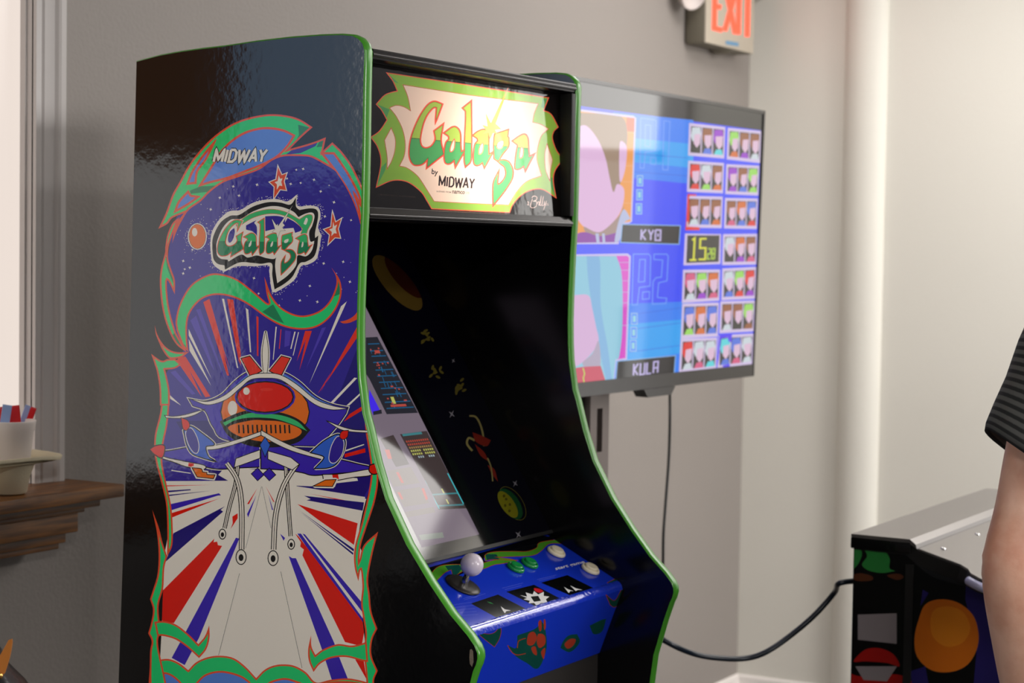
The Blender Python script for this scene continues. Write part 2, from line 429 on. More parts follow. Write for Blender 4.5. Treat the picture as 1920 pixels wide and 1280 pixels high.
# ================================================================== ARCADE CABINET
W, T = .648, .019
PO = [(256, 116), (300, 104.5), (340, 97.5), (380, 92), (420, 87.5), (480, 78.5), (540, 71.5), (600, 67), (640, 65.8), (661, 67.5), (672, 73), (680, 82), (683.6, 95),
      (682.5, 130), (681.5, 170), (680, 280), (677.5, 400), (673.5, 480), (670.5, 560), (669.3, 620), (669.8, 670), (671.5, 710), (680, 775), (687.5, 802), (702.5, 868), (722.7, 935.5),
      (762, 1021), (804.8, 1093), (844, 1152), (877, 1191.6), (890, 1211), (895, 1224), (895.6, 1234), (892.5, 1246), (887.5, 1257), (880.5, 1277)]
prof = [onax(x, y, 0, 0) for x, y in PO]
YZ = [(p.y, p.z) for p in prof]
YZ = YZ[:-1] + [(.018, .93), (.036, .868), (.042, .82), (.045, .4), (.045, 0.02)]
BACK = [(.672, 0.02), (.646, .863), (.630, 1.3), (YZ[0][0], YZ[0][1])]
CAB = empty('arcade_cabinet', (.324, .33, 0), 'tall black upright arcade cabinet with green edging, lit marquee and blue control panel', 'arcade machine')
for k, x in enumerate((0, W-T)):
    bm = bmesh.new(); prism(bm, [V((x, y, z)) for y, z in YZ+BACK[:-1]], (T, 0, 0))
    sp = frombm('side_panel', bm, blackgloss if k == 0 else blackinner, CAB)
    if k == 0: SIDE = sp
    # T-moulding: rounded strip along top and front edge
    n = len(YZ); sec = [(-.0006, .0), (.0006, .0016), (.004, .0026), (.0095, .003), (.015, .0026), (.0184, .0016), (T+.0006, 0)]
    vs_, fs = [], []
    for i, (y, z) in enumerate(YZ):
        a, b = YZ[max(i-1, 0)], YZ[min(i+1, n-1)]
        t = V((b[0]-a[0], b[1]-a[1])).normalized(); nn = V((t.y, -t.x))       # outward: front / top
        if i == n//2 and False: pass
        for sx, so in sec: vs_.append((x+sx, y+nn.x*so*OUT if False else y+nn.x*so, z+nn.y*so))
    m_ = len(sec)
    for i in range(n-1):
        for j in range(m_-1): fs.append((i*m_+j, i*m_+j+1, (i+1)*m_+j+1, (i+1)*m_+j))
    o = pydata('edge_molding', vs_, fs, greenplastic, CAB, smooth=True)
# check outward direction of moulding (front edge normal must be -Y)
def flatp(name, pts, m, parent, th=V((0, 0, 0))):
    bm = bmesh.new(); prism(bm, pts, th); return frombm(name, bm, m, parent)
xi, xo = T+.0003, W-T-.0003
# shell boards between the side panels
flatp('top_panel', [V((xi, .226, 1.817)), V((xo, .226, 1.817)), V((xo, .60, 1.800)), V((xi, .60, 1.800))], blackmatte, CAB, V((0, 0, -.012)))
flatp('back_panel', [V((xi, .605, 1.80)), V((xo, .605, 1.80)), V((xo, .655, .03)), V((xi, .655, .03))], blackmatte, CAB, V((0, -.012, 0)))
BZ0, BZ1 = V((0, .232, 1.056)), V((0, .558, 1.5747))
bdir = (BZ1-BZ0).normalized(); bn = V((0, -bdir.z, bdir.y))
flatp('speaker_panel', [V((xi, .236, 1.580)), V((xo, .236, 1.580)), V((xo, .60, 1.585)), V((xi, .60, 1.585))], blackmatte, CAB, V((0, 0, .01)))
flatp('front_door', [V((xi, .140, .86)), V((xo, .140, .86)), V((xo, .140, .03)), V((xi, .140, .03))], mat('charcoal_front_panel', rgb(40, 37, 36), .5), CAB, V((0, .015, 0)))
# coin door on the front
bm = bmesh.new(); bbox(bm, .2, .45, .128, .139, .3, .62, .004); frombm('coin_door', bm, darkmetal, CAB, angle=40)
# marquee rails
bm = bmesh.new()
prism(bm, [V((xi, y, z)) for y, z in ((.199, 1.8185), (.2005, 1.8205), (.228, 1.8205), (.228, 1.806), (.213, 1.8045), (.202, 1.8065))], (xo-xi, 0, 0))
tube(bm, [(xi, .2015, 1.8125), (xo, .2015, 1.8125)], .0033, 12)
frombm('marquee_rail', bm, railmetal, CAB, angle=40)
bm = bmesh.new()
prism(bm, [V((xi, y, z)) for y, z in ((.207, 1.596), (.222, 1.598), (.232, 1.596), (.232, 1.578), (.207, 1.578), (.203, 1.581), (.202, 1.588))], (xo-xi, 0, 0))
tube(bm, [(xi, .2045, 1.5855), (xo, .2045, 1.5855)], .0035, 12)
frombm('marquee_rail', bm, railmetal, CAB, angle=40)
# right-hand black retainer strip with a thin brass line
box('marquee_retainer', W-T-.014, W-T-.0005, .2, .223, 1.598, 1.804, blackmatte, CAB, .001)

# ---- marquee print (translucent sheet, lamp behind)
MP, MN = V((0, .222, 1.7)), V((0, -1, .055)).normalized()
def mmap(x, y): return onp(x, y, MP, MN)
def trmat(cname):
    c = {'mblk': (18, 16, 17), 'red': (228, 92, 72), 'grn': (132, 178, 72), 'dgrn': (84, 158, 96), 'wht': (238, 214, 200), 'lg': (158, 190, 82), 'dg': (74, 158, 96), 'ink': (58, 40, 40),
         'gold': (236, 190, 92), 'txt': (50, 40, 44), 'wtxt': (205, 180, 178), 'edge': (60, 50, 45)}[cname]
    nm = 'marquee_'+cname
    if nm in MATS: return MATS[nm]
    m = bpy.data.materials.new(nm); m.use_nodes = True; n = m.node_tree; n.nodes.remove(n.nodes['Principled BSDF'])
    col = rgb(*c); d = n.nodes.new('ShaderNodeBsdfDiffuse'); d.inputs[0].default_value = col
    t = n.nodes.new('ShaderNodeBsdfTranslucent'); t.inputs[0].default_value = col if cname != 'mblk' else rgb(12, 10, 10)
    mx = n.nodes.new('ShaderNodeMixShader'); mx.inputs[0].default_value = .55; n.links.new(d.outputs[0], mx.inputs[1]); n.links.new(t.outputs[0], mx.inputs[2])
    g = n.nodes.new('ShaderNodeBsdfGlossy'); g.inputs['Roughness'].default_value = .06; f = n.nodes.new('ShaderNodeFresnel'); f.inputs['IOR'].default_value = 1.5
    mg = n.nodes.new('ShaderNodeMixShader'); n.links.new(f.outputs[0], mg.inputs[0]); n.links.new(mx.outputs[0], mg.inputs[1]); n.links.new(g.outputs[0], mg.inputs[2]); n.links.new(mg.outputs[0], n.nodes['Material Output'].inputs[0])
    tc = n.nodes.new('ShaderNodeTexCoord'); nz = n.nodes.new('ShaderNodeTexNoise'); bp = n.nodes.new('ShaderNodeBump')
    nz.inputs['Scale'].default_value = 30; bp.inputs['Strength'].default_value = .15; bp.inputs['Distance'].default_value = .003
    n.links.new(tc.outputs['Object'], nz.inputs['Vector']); n.links.new(nz.outputs['Fac'], bp.inputs['Height']); n.links.new(bp.outputs['Normal'], g.inputs['Normal']); n.links.new(bp.outputs['Normal'], f.inputs['Normal'])
    MATS[nm] = m; return m
M = Z(680, 80, 3.5558)
G_ = [(527, 412, 1), (490, 512, 1), (497, 430, 1), (470, 430), (430, 475), (402, 535), (385, 605), (380, 655), (392, 692), (420, 706), (455, 695), (480, 665), (488, 635), (480, 590, 1), (532, 551, 1), (518, 650),
      (538, 742, 1), (432, 826, 1), (438, 764, 1), (405, 800), (375, 812), (340, 808), (318, 770), (314, 715), (325, 640), (350, 565), (385, 490), (425, 430), (455, 403), (485, 396)]
A1 = [(548, 602, 1), (600, 566), (630, 572), (648, 610), (650, 690), (655, 732, 1), (676, 722, 1), (620, 818, 1), (612, 776, 1), (585, 800), (562, 803), (550, 785), (547, 730), (558, 670), (578, 645, 1), (575, 622)]
A1h = [(610, 648), (590, 690), (586, 724), (602, 715), (610, 690)]
L_ = [(672, 436, 1), (720, 397, 1), (722, 560), (722, 690), (718, 785), (688, 820, 1), (681, 775), (684, 650), (690, 520), (690, 455, 1)]
A2 = [(740, 618, 1), (770, 595), (808, 582), (834, 600), (836, 680), (838, 752, 1), (860, 738, 1), (812, 826, 1), (800, 792, 1), (775, 812), (752, 812), (743, 787), (744, 730), (752, 680), (772, 655, 1), (765, 635)]
A2h = [(800, 672), (782, 700), (779, 740), (797, 722)]
Gu = [(884, 612, 1), (967, 585, 1), (962, 626, 1), (970, 636, 1), (968, 690), (932, 738, 1), (915, 765), (902, 784), (880, 772, 1), (877, 690), (880, 640)]
Guh = [(935, 655), (903, 668), (899, 697), (919, 702), (934, 683)]
Gl = [(905, 790, 1), (940, 785), (975, 800), (998, 850), (993, 905), (965, 955), (930, 1005), (874, 1074, 1), (872, 1000), (876, 930), (903, 870, 1), (896, 930), (905, 948), (935, 925), (958, 880), (950, 830), (925, 808)]
A3 = [(1005, 655, 1), (1040, 630), (1078, 613), (1098, 640), (1102, 700), (1108, 765, 1), (1134, 752, 1), (1085, 846, 1), (1075, 816, 1), (1050, 836), (1025, 840), (1018, 825), (1025, 750), (1034, 700, 1), (1035, 680)]
A3h = [(1060, 698), (1052, 730), (1050, 765), (1064, 755), (1068, 715)]
LETTERS = [G_, A1, L_, A2, Gu, Gl, A3]; HOLES = [A1h, A2h, Guh, A3h]
a = Art()
BG = [(686, 96), (1062, 160), (1062, 425), (686, 412)]
a.poly(BG, 'mblk')
OUTER = M((168, 205, 1), (700, 285, 1), (1235, 370, 1), (1202, 454, 1), (1254, 480), (1300, 562, 1), (1272, 590), (1262, 640), (1290, 720), (1332, 775, 1), (1280, 850), (1268, 920), (1285, 1027, 1), (1200, 975), (1120, 980), (1055, 1015), (1000, 1075), (978, 1128, 1),
          (700, 1116, 1), (462, 1104, 1), (430, 1050), (390, 990), (300, 925), (200, 915), (95, 958, 1), (125, 800), (105, 700), (60, 630, 1), (115, 590), (166, 515, 1), (130, 450), (95, 410, 1), (145, 355), (190, 335), (236, 325, 1), (205, 255))
INNER = M((272, 283, 1), (700, 350, 1), (1168, 408, 1), (1142, 470), (1131, 532, 1), (1185, 545), (1236, 575, 1), (1190, 620), (1165, 700), (1160, 780), (1190, 885, 1), (1090, 925), (1020, 1000), (972, 1080, 1),
          (700, 1068, 1), (478, 1056, 1), (430, 980), (370, 890), (300, 835), (248, 820, 1), (280, 750), (285, 660), (265, 570), (225, 490), (182, 435, 1), (225, 420), (275, 430), (322, 458, 1), (303, 360))
SL = M((190, 572, 1), (215, 640), (212, 720), (190, 790), (165, 835, 1), (165, 760), (148, 650, 1)); SR = M((1230, 680, 1), (1216, 745), (1222, 846), (1247, 915, 1), (1250, 860), (1264, 780, 1))
a.stroke(OUTER, 3.4, 'red'); a.fill(OUTER, 'grn')
for q in (((168, 205), (240, 270), (212, 262)), ((95, 410), (180, 445), (160, 500), (125, 440)), ((95, 958), (150, 850), (160, 795), (125, 830)), ((1240, 370), (1200, 375), (1190, 430), (1215, 440)), ((1285, 1027), (1255, 960), (1252, 900), (1275, 900))): a.poly([p[:2] for p in M(*q)], 'dgrn', {'grn'})
for s_ in (INNER, SL, SR):
    a.stroke(s_, 2.2, 'red'); a.stroke(s_, .8, 'ink'); a.fill(s_, 'wht')
for L in LETTERS: a.stroke(M(*L), 6.0, 'red', k=5)
for L in LETTERS: a.stroke(M(*L), 1.0, 'ink', k=5)
for L in LETTERS: a.fill(M(*L), 'lg', k=5)
for h in HOLES: a.stroke(M(*h), 3.2, 'red', k=4); a.fill(M(*h), 'wht', k=4)
a.poly([p[:2] for p in M((300, 633), (1140, 707), (1140, 1110), (300, 1110))], 'dg', {'lg'})
a.poly([p[:2] for p in M((300, 632), (1140, 706), (1140, 709), (300, 635))], 'ink', {'lg', 'dg'})
st = M((968, 305, 1), (885, 540, 1), (922, 575, 1), (880, 580, 1), (895, 605, 1), (868, 600, 1), (850, 640, 1), (838, 600, 1), (790, 615, 1), (825, 585, 1), (800, 550, 1), (835, 560, 1), (823, 478, 1), (855, 540, 1), (925, 395, 1))
a.stroke(st, 1.0, 'red'); a.fill(st, 'gold')
a.text('by', [p for p in M((462, 838), (503, 846), (500, 895), (458, 886))], 'txt', .02)
caps(a, 'MIDWAY', M((509, 887), (751, 903), (744, 976), (504, 957)), 3.0, 'txt')
a.text('LICENSED FROM', [p for p in M((494, 985), (589, 992), (588, 1002), (493, 995))], 'txt', .01)
a.text('namco', [p for p in M((598, 984), (682, 990), (680, 1010), (597, 1005))], 'txt', .02)
a.text('LTD', [p for p in M((690, 994), (712, 996), (711, 1008), (689, 1006))], 'red')
a.text('c 1981 MIDWAY MFG. CO.  ALL RIGHTS RESERVED', [p for p in M((104, 1006), (354, 1024), (353, 1034), (103, 1017))], 'edge')
a.text('a', [p for p in M((1098, 1058), (1112, 1060), (1110, 1084), (1097, 1082))], 'wtxt')
BL = [[(1128, 1035), (1140, 1022), (1160, 1028), (1158, 1048), (1138, 1056), (1160, 1060), (1155, 1092), (1128, 1100), (1118, 1085), (1132, 1040)], [(1162, 1080), (1168, 1062), (1178, 1062), (1174, 1084), (1184, 1070), (1190, 1024), (1182, 1080), (1194, 1078), (1204, 1028), (1196, 1082), (1208, 1082), (1212, 1062), (1214, 1084), (1224, 1060), (1206, 1112)]]
for b_ in BL: a.stroke(M(*b_), 1.3, 'wtxt', closed=False, k=4)
a.text('co.', [p for p in M((1222, 1068), (1242, 1070), (1241, 1086), (1221, 1084))], 'wtxt')
mmask = [(686, 97), (1049, 169), (1052, 250), (1056, 330), (1056.5, 409), (686, 402)]
mmask = [(684, 100), (1055, 166), (1058, 412), (684, 404)]
MARQ = a.build('marquee', mmap, mmask, trmat, CAB)
tag(MARQ, 'lit marquee sign reading Galaga by MIDWAY')
# the bulb behind it, in a white-lined box
flatp('marquee_light_box', [V((xi, .38, 1.59)), V((xo, .38, 1.59)), V((xo, .38, 1.81)), V((xi, .38, 1.81))], mat('lightbox_white', rgb(200, 195, 185), .8), CAB, V((0, .006, 0)))
bp_ = mmap(925, 322); BULB = V((bp_.x+.005, .318, bp_.z+.002))
bm = bmesh.new(); lathe(bm, [(0, -.028), (.014, -.024), (.025, -.01), (.028, .004), (.022, .022), (.012, .036), (.012, .06), (0, .06)], Matrix.Translation(BULB), 20)
frombm('marquee_bulb', bm, mat('warm_bulb_glass', rgb(255, 230, 190), .3, emit=(1, .86, .74, 1), es=80), CAB, smooth=True)

# ---- side artwork
def proj(P):
    d = P-CAM; z_ = d.dot(Fw); return (960+FPX*d.dot(Rt)/z_, 640-FPX*d.dot(Up)/z_)
SA, SB_, SC, SD = Z(220, 40, 3.2), Z(220, 400, 3.2), Z(220, 740, 3.2), Z(200, 1000, 3.6923)
SE, SF, SG, SH = Z(260, 560, 6.4), Z(480, 560, 6.4), Z(270, 740, 6.4), Z(490, 740, 6.4)
SK = Z(280, 200, 5.818); SJ = Z(560, 200, 5.818)
SLG = Z(380, 360, 6.4)
xy = lambda L: [p[:2] for p in L]
a = Art()
a.poly([(150, 40), (920, 40), (920, 1420), (150, 1420)], 'blk')
# indigo interior of the picture
INT = [(470, 262), (420, 300), (380, 330), (352, 372), (330, 410), (318, 460), (312, 520), (318, 580), (328, 625), (345, 655), (318, 690), (308, 712), (313, 760), (306, 800), (298, 850), (302, 900), (318, 950), (320, 985), (310, 1030), (306, 1100), (303, 1180), (300, 1240), (298, 1300, 1),
       (688, 1300, 1), (686, 1260), (684, 1200), (680, 1150), (690, 1090), (680, 1040), (672, 1010), (680, 960), (696, 900), (697, 850), (690, 790), (686, 740), (700, 700), (700, 420), (664, 372), (640, 330), (600, 290), (560, 285), (520, 290)]
a.fill(INT, 'ind', k=3)
# rays in the upper sky
def rays(zf, L, col):
    for r in L: a.poly(xy(zf(*r)), col, {'ind', 'ind2', 'navy'})
a.poly(xy([(330, 790), (400, 905), (680, 935), (700, 900), (700, 560), (690, 600), (620, 780)]), 'navy', {'ind'})
rays(SE, [[(620, 260), (690, 200), (910, 860), (870, 800)], [(690, 130), (740, 120), (1040, 980), (1000, 900)], [(380, 880), (440, 860), (680, 1140), (640, 1150)]], 'ind2')
rays(SE, [[(775, 40), (850, 0), (1020, 600), (1095, 850), (1020, 640), (1085, 920), (1060, 920)], [(1060, 0), (1135, 10), (1225, 640), (1225, 800), (1200, 740)], [(440, 720), (560, 690), (860, 1170), (800, 1180), (610, 860), (760, 1180)]], 'redl')
rays(SE, [[(600, 360), (880, 970), (600, 440)], [(600, 480), (870, 1045), (610, 620)], [(1000, 0), (1025, 0), (1195, 830), (1180, 830)], [(1285, 110), (1315, 130), (1350, 640), (1335, 640)]], 'wht')
rays(SE, [[(370, 1150), (510, 1280), (380, 1200)]], 'wht')
rays(SF, [[(5, 205), (30, 220), (28, 690), (12, 680)], [(295, 365), (305, 368), (285, 600), (275, 600)], [(590, 385), (670, 385), (520, 860), (600, 480), (490, 750)], [(1210, 340), (1210, 470), (860, 980), (740, 1140), (900, 880), (770, 1130)]], 'redl')
rays(SF, [[(235, 335), (250, 335), (210, 730), (202, 730)], [(460, 395), (475, 395), (425, 600), (412, 600)], [(505, 400), (515, 400), (450, 680), (440, 680)], [(1090, 30), (1055, 110), (640, 1020), (1020, 90)], [(1180, 945), (1215, 950), (900, 1280), (860, 1280)], [(1250, 1130), (1255, 1150), (1120, 1280), (1085, 1280)]], 'wht')
rays(SF, [[(790, 350), (840, 340), (640, 760), (600, 840)], [(350, 380), (420, 390), (400, 560), (340, 580)]], 'ind2')
rays(SH, [[(1205, 140), (1205, 190), (990, 320), (1060, 230)], [(1245, 640), (1250, 690), (1000, 750), (1000, 710)]], 'red')
rays(SH, [[(1230, 590), (1235, 600), (1010, 680), (1015, 660)]], 'wht')
rays(SG, [[(330, 900), (560, 935), (560, 945), (330, 912)]], 'wht')
# white floor with rays to the vanishing point
FL = xy(SC((283, 515), (500, 512), (870, 480), (1080, 545), (1485, 612), (1490, 640), (1480, 900), (1560, 1800), (180, 1800), (300, 900), (330, 700)))
a.poly(xy(SG((980, 860), (1160, 880), (1408, 900), (1408, 1280), (240, 1280), (240, 1035), (1010, 1030), (890, 960))), 'wht', {'ind', 'navy'})
a.poly(xy(SH((0, 900), (480, 925), (650, 960), (1150, 1000), (1160, 1030), (900, 1060), (880, 1110), (420, 1095), (1245, 1225), (1240, 1280), (0, 1280))), 'wht', {'ind', 'navy'})
a.poly([(300, 935), (690, 935), (700, 1000), (700, 1300), (280, 1300), (290, 1000)], 'wht', {'ind', 'navy', 'ind2'})
def fr(zf, L, col): a.poly(xy(zf(*L)), col, {'wht'})
fr(SC, [(320, 655), (610, 590), (622, 602), (600, 605), (324, 692)], 'blu'); fr(SC, [(328, 708), (610, 622), (330, 735)], 'red')
fr(SC, [(336, 830), (645, 668), (620, 690), (635, 700), (285, 1005), (305, 960)], 'navy')
fr(SC, [(285, 543), (560, 540), (285, 549)], 'red'); fr(SC, [(290, 575), (440, 566), (440, 572), (292, 586)], 'navy'); fr(SC, [(300, 600), (560, 575), (300, 608)], 'navy')
fr(SD, [(380, 402), (745, 35), (740, 60), (765, 55), (770, 80), (800, 85), (465, 620), (370, 600)], 'red')
fr(SD, [(895, 28), (918, 35), (640, 720), (540, 910), (450, 860), (555, 665)], 'blu')
fr(SC, [(690, 730), (722, 710), (722, 740), (680, 805), (692, 770)], 'red'); fr(SC, [(840, 560), (790, 655), (778, 655)], 'red'); fr(SC, [(835, 600), (785, 735), (778, 715)], 'blu')
fr(SC, [(890, 548), (945, 645), (935, 640)], 'red'); fr(SC, [(905, 595), (935, 690), (928, 690)], 'blu')
fr(SC, [(1120, 605), (1480, 645), (1472, 695), (1135, 632), (1160, 625)], 'navy'); fr(SC, [(1075, 548), (1488, 610), (1485, 560), (1075, 545)], 'navy')
fr(SC, [(1150, 592), (1475, 652), (1472, 662)], 'red'); fr(SC, [(1080, 655), (1442, 770), (1420, 900), (1200, 745)], 'red')
fr(SC, [(1095, 695), (1420, 925), (1418, 940)], 'navy'); fr(SC, [(1100, 705), (1416, 948), (1414, 960)], 'navy')
fr(SD, [(1305, 0), (1330, 20), (1765, 600), (1790, 640), (1765, 780), (1650, 750), (1355, 150), (1365, 110), (1340, 90), (1345, 60)], 'red')
fr(SD, [(1320, 0), (1345, 0), (1790, 610), (1770, 650)], 'blu'); fr(SD, [(1355, 0), (1372, 5), (1765, 475), (1775, 550)], 'blu')
fr(SD, [(1260, 155), (1285, 170), (1310, 170), (1575, 755), (1610, 855), (1700, 1080), (1580, 1080), (1490, 800)], 'blu')
fr(SD, [(1200, 0), (1235, 30), (1225, 50)], 'blu'); fr(SD, [(1720, 870), (1780, 880), (1800, 1010)], 'red')
a.stroke(xy(SD((920, 275), (775, 840))), .7, 'ink', {'wht'}, False, smooth=False); a.stroke(xy(SD((1205, 262), (1352, 930))), .7, 'ink', {'wht'}, False, smooth=False)
a.stroke(xy(SC((865, 550), (770, 920))), .5, 'ink', {'wht'}, False, smooth=False); a.stroke(xy(SC((868, 550), (922, 800))), .5, 'ink', {'wht'}, False, smooth=False)
# orange edging strip at right
def band(pts, w=2.2, cf='grn'):
    a.stroke(pts, w*2, 'org'); a.fill(pts, cf)
# S-shaped swirl
SW = SB_((355, 700, 1), (350, 640), (375, 540), (440, 430), (540, 368), (620, 362), (720, 395), (820, 470), (905, 540), (895, 480), (882, 380, 1), (930, 500), (1000, 575), (1100, 612), (1200, 590), (1270, 530), (1310, 440), (1312, 380), (1285, 325, 1), (1335, 400), (1345, 480), (1320, 560), (1270, 630), (1200, 680), (1110, 697), (1000, 680), (900, 630), (780, 545), (680, 500), (580, 490), (500, 520), (440, 590), (420, 660), (420, 760), (428, 830, 1), (395, 800), (370, 740))
LB = SB_((290, 100, 1), (262, 250), (252, 400), (268, 560), (300, 680), (340, 770), (400, 828), (428, 832, 1), (370, 872, 1), (290, 850), (250, 780), (224, 680, 1), (240, 800), (262, 830), (300, 870, 1), (240, 875), (205, 850, 1), (235, 980), (250, 1080), (252, 1200), (250, 1290), (222, 1400), (222, 1500), (240, 1600), (275, 1720), (300, 1850), (300, 2020), (272, 1950), (255, 1860), (208, 1775, 1), (240, 1900), (248, 2050), (240, 2200), (210, 2320, 1), (238, 2400), (240, 2460),
         (280, 2300), (278, 2150), (300, 2050, 1), (330, 1950), (328, 1850), (318, 1750), (290, 1620), (268, 1500), (282, 1400), (305, 1290), (312, 1180), (308, 1050), (285, 940, 1), (340, 930), (385, 910, 1), (345, 870, 1), (425, 835, 1), (370, 780), (340, 700), (300, 560), (296, 420), (300, 340), (285, 250))
# left vertical band of the frame, built from parts
def tri(pts, c='grn', w=6.4):
    if c == 'org': a.fill(pts, 'org'); return
    a.fill(pts, 'tmp'); a.stroke(pts, w, 'org', {'tmp'}); a.fill(pts, c, {'tmp'})
LBAND = SB_((285, 240), (262, 330), (255, 420), (268, 560), (300, 680), (350, 780), (418, 835, 1), (352, 715, 1), (318, 600), (302, 500), (300, 400), (345, 485, 1), (345, 400), (325, 340), (305, 270), (310, 190), (345, 90), (375, 20, 1), (330, 60), (300, 130), (288, 200))
HORN1 = SE((192, 315, 1), (225, 430), (290, 540), (370, 610), (470, 640), (605, 635, 1), (520, 700), (430, 720), (360, 710), (290, 620), (235, 500), (205, 420))
HORN2 = SE((150, 660, 1), (200, 720), (270, 735), (360, 715), (520, 720), (515, 800, 1), (430, 845), (310, 850, 1), (345, 960), (368, 1100), (370, 1280), (375, 1560), (330, 1900), (380, 2240), (420, 2440), (330, 2440), (270, 2200), (230, 1900), (270, 1560), (255, 1280), (245, 1060), (215, 880), (180, 760))
# long side bands below
LB2 = SC((262, -20), (262, 60), (252, 130), (225, 240), (222, 340), (235, 420), (262, 520), (290, 640), (298, 740), (300, 860), (298, 965, 1), (270, 880), (250, 800), (210, 690, 1), (238, 830), (248, 960), (240, 1080), (212, 1175), (196, 1225, 1), (214, 1290), (202, 1370), (185, 1430, 1), (206, 1480), (196, 1560), (205, 1800), (300, 1800), (245, 1500), (262, 1420), (250, 1330), (250, 1250), (275, 1160), (282, 1040), (300, 968, 1), (330, 900), (332, 780), (322, 660), (292, 520), (270, 400), (276, 300), (300, 180), (312, 60), (312, -20))
RB2 = SC((1500, -60), (1490, 60), (1480, 160), (1490, 260), (1515, 380), (1525, 480), (1515, 600), (1480, 740), (1445, 860), (1420, 960), (1425, 1040), (1445, 1118, 1), (1458, 1050), (1470, 980), (1565, 820, 1), (1535, 900), (1520, 1000), (1500, 1120), (1510, 1220), (1535, 1340), (1555, 1405, 1), (1530, 1480), (1530, 1560), (1560, 1655, 1), (1530, 1720), (1530, 1900), (1480, 1900), (1500, 1700), (1480, 1560), (1485, 1440), (1462, 1300), (1462, 1150), (1480, 1040), (1480, 1000, 1), (1450, 1080, 1), (1462, 980), (1500, 820), (1545, 680), (1562, 560), (1560, 440), (1545, 340), (1530, 240), (1520, 100), (1520, -40))
RB2 = SC((1480, 80, 1), (1490, 220), (1508, 330), (1520, 420), (1520, 500), (1500, 620), (1462, 780), (1432, 880), (1420, 960), (1425, 1040), (1446, 1118, 1), (1460, 1050), (1470, 1150), (1462, 1250), (1475, 1340), (1488, 1440), (1478, 1540), (1490, 1660), (1500, 1800, 1), (1560, 1800, 1), (1540, 1720), (1562, 1655, 1), (1525, 1560), (1530, 1470), (1560, 1402, 1), (1525, 1300), (1515, 1200), (1505, 1100), (1530, 960), (1565, 820, 1), (1480, 900), (1452, 990, 1), (1462, 900), (1500, 780), (1545, 640), (1565, 520), (1562, 400), (1545, 280), (1535, 180), (1530, 60, 1))
BOTL = SD((330, 610, 1), (400, 605), (480, 630), (560, 690), (635, 765, 1), (680, 710), (710, 635, 1), (712, 720), (690, 800), (640, 862, 1), (560, 790), (480, 735), (400, 710), (350, 708, 1))
BOTR = SD((1800, 750, 1), (1700, 775), (1600, 765), (1500, 800), (1445, 840, 1), (1418, 780), (1415, 702, 1), (1395, 800), (1400, 880), (1432, 958, 1), (1480, 900), (1560, 862), (1660, 855), (1760, 880), (1810, 890, 1))
BOTM = SD((300, 900, 1), (360, 875), (430, 868), (500, 895), (565, 945, 1), (620, 890), (700, 855), (790, 845), (880, 862), (960, 920), (1035, 1000, 1), (1090, 945), (1150, 915), (1220, 905), (1300, 915), (1380, 960), (1450, 1030), (1560, 1010), (1700, 1005), (1850, 1060), (1850, 1200, 1), (280, 1200, 1))
a.fill(BOTM, 'wht'); a.fill(SD((1460, 1034, 1), (1600, 1010), (1720, 1010), (1800, 1040, 1), (1800, 1200, 1), (1460, 1200, 1)), 'ind')
tri(BOTM)
tri(SD((355, 960, 1), (420, 962), (480, 995), (530, 1060), (530, 1200, 1), (360, 1200, 1)), 'lbl', 7)
tri(SD((610, 1040, 1), (680, 975), (780, 950), (880, 965), (960, 1000), (1010, 1060), (1010, 1200, 1), (610, 1200, 1)), 'lbl', 7)
tri(SD((1080, 1090, 1), (1120, 1030), (1220, 1000), (1300, 1015), (1380, 1060), (1400, 1200, 1), (1080, 1200, 1)), 'lbl', 7)
tri(SD((1440, 1120, 1), (1500, 1040), (1620, 1020), (1740, 1030), (1800, 1060), (1800, 1200, 1), (1440, 1200, 1)), 'ind', 7)
tri(LB2); tri(RB2); tri(BOTL); tri(BOTR)
tri(SE((372, 1280, 1), (370, 1100), (345, 960), (318, 850, 1), (430, 838), (515, 790, 1), (440, 720, 1), (350, 722), (270, 740), (150, 660, 1), (190, 780), (220, 880), (248, 1060), (255, 1280, 1)))
tri(HORN1); tri(LBAND); tri(SW)
a.poly(xy(SE((390, 450), (440, 400), (585, 600), (540, 640), (500, 620))), 'dgrn', {'grn'}); a.poly(xy(SB_((870, 590), (935, 545), (1000, 660), (940, 635))), 'dgrn', {'grn'})
a.poly(xy(SB_((1295, 500), (1345, 480), (1345, 390), (1300, 340))), 'dgrn', {'grn'})
# two halves joint of left band (dark fold)
a.poly(xy(SB_((288, 250), (330, 340), (335, 420), (300, 330))), 'dgrn', {'grn'})
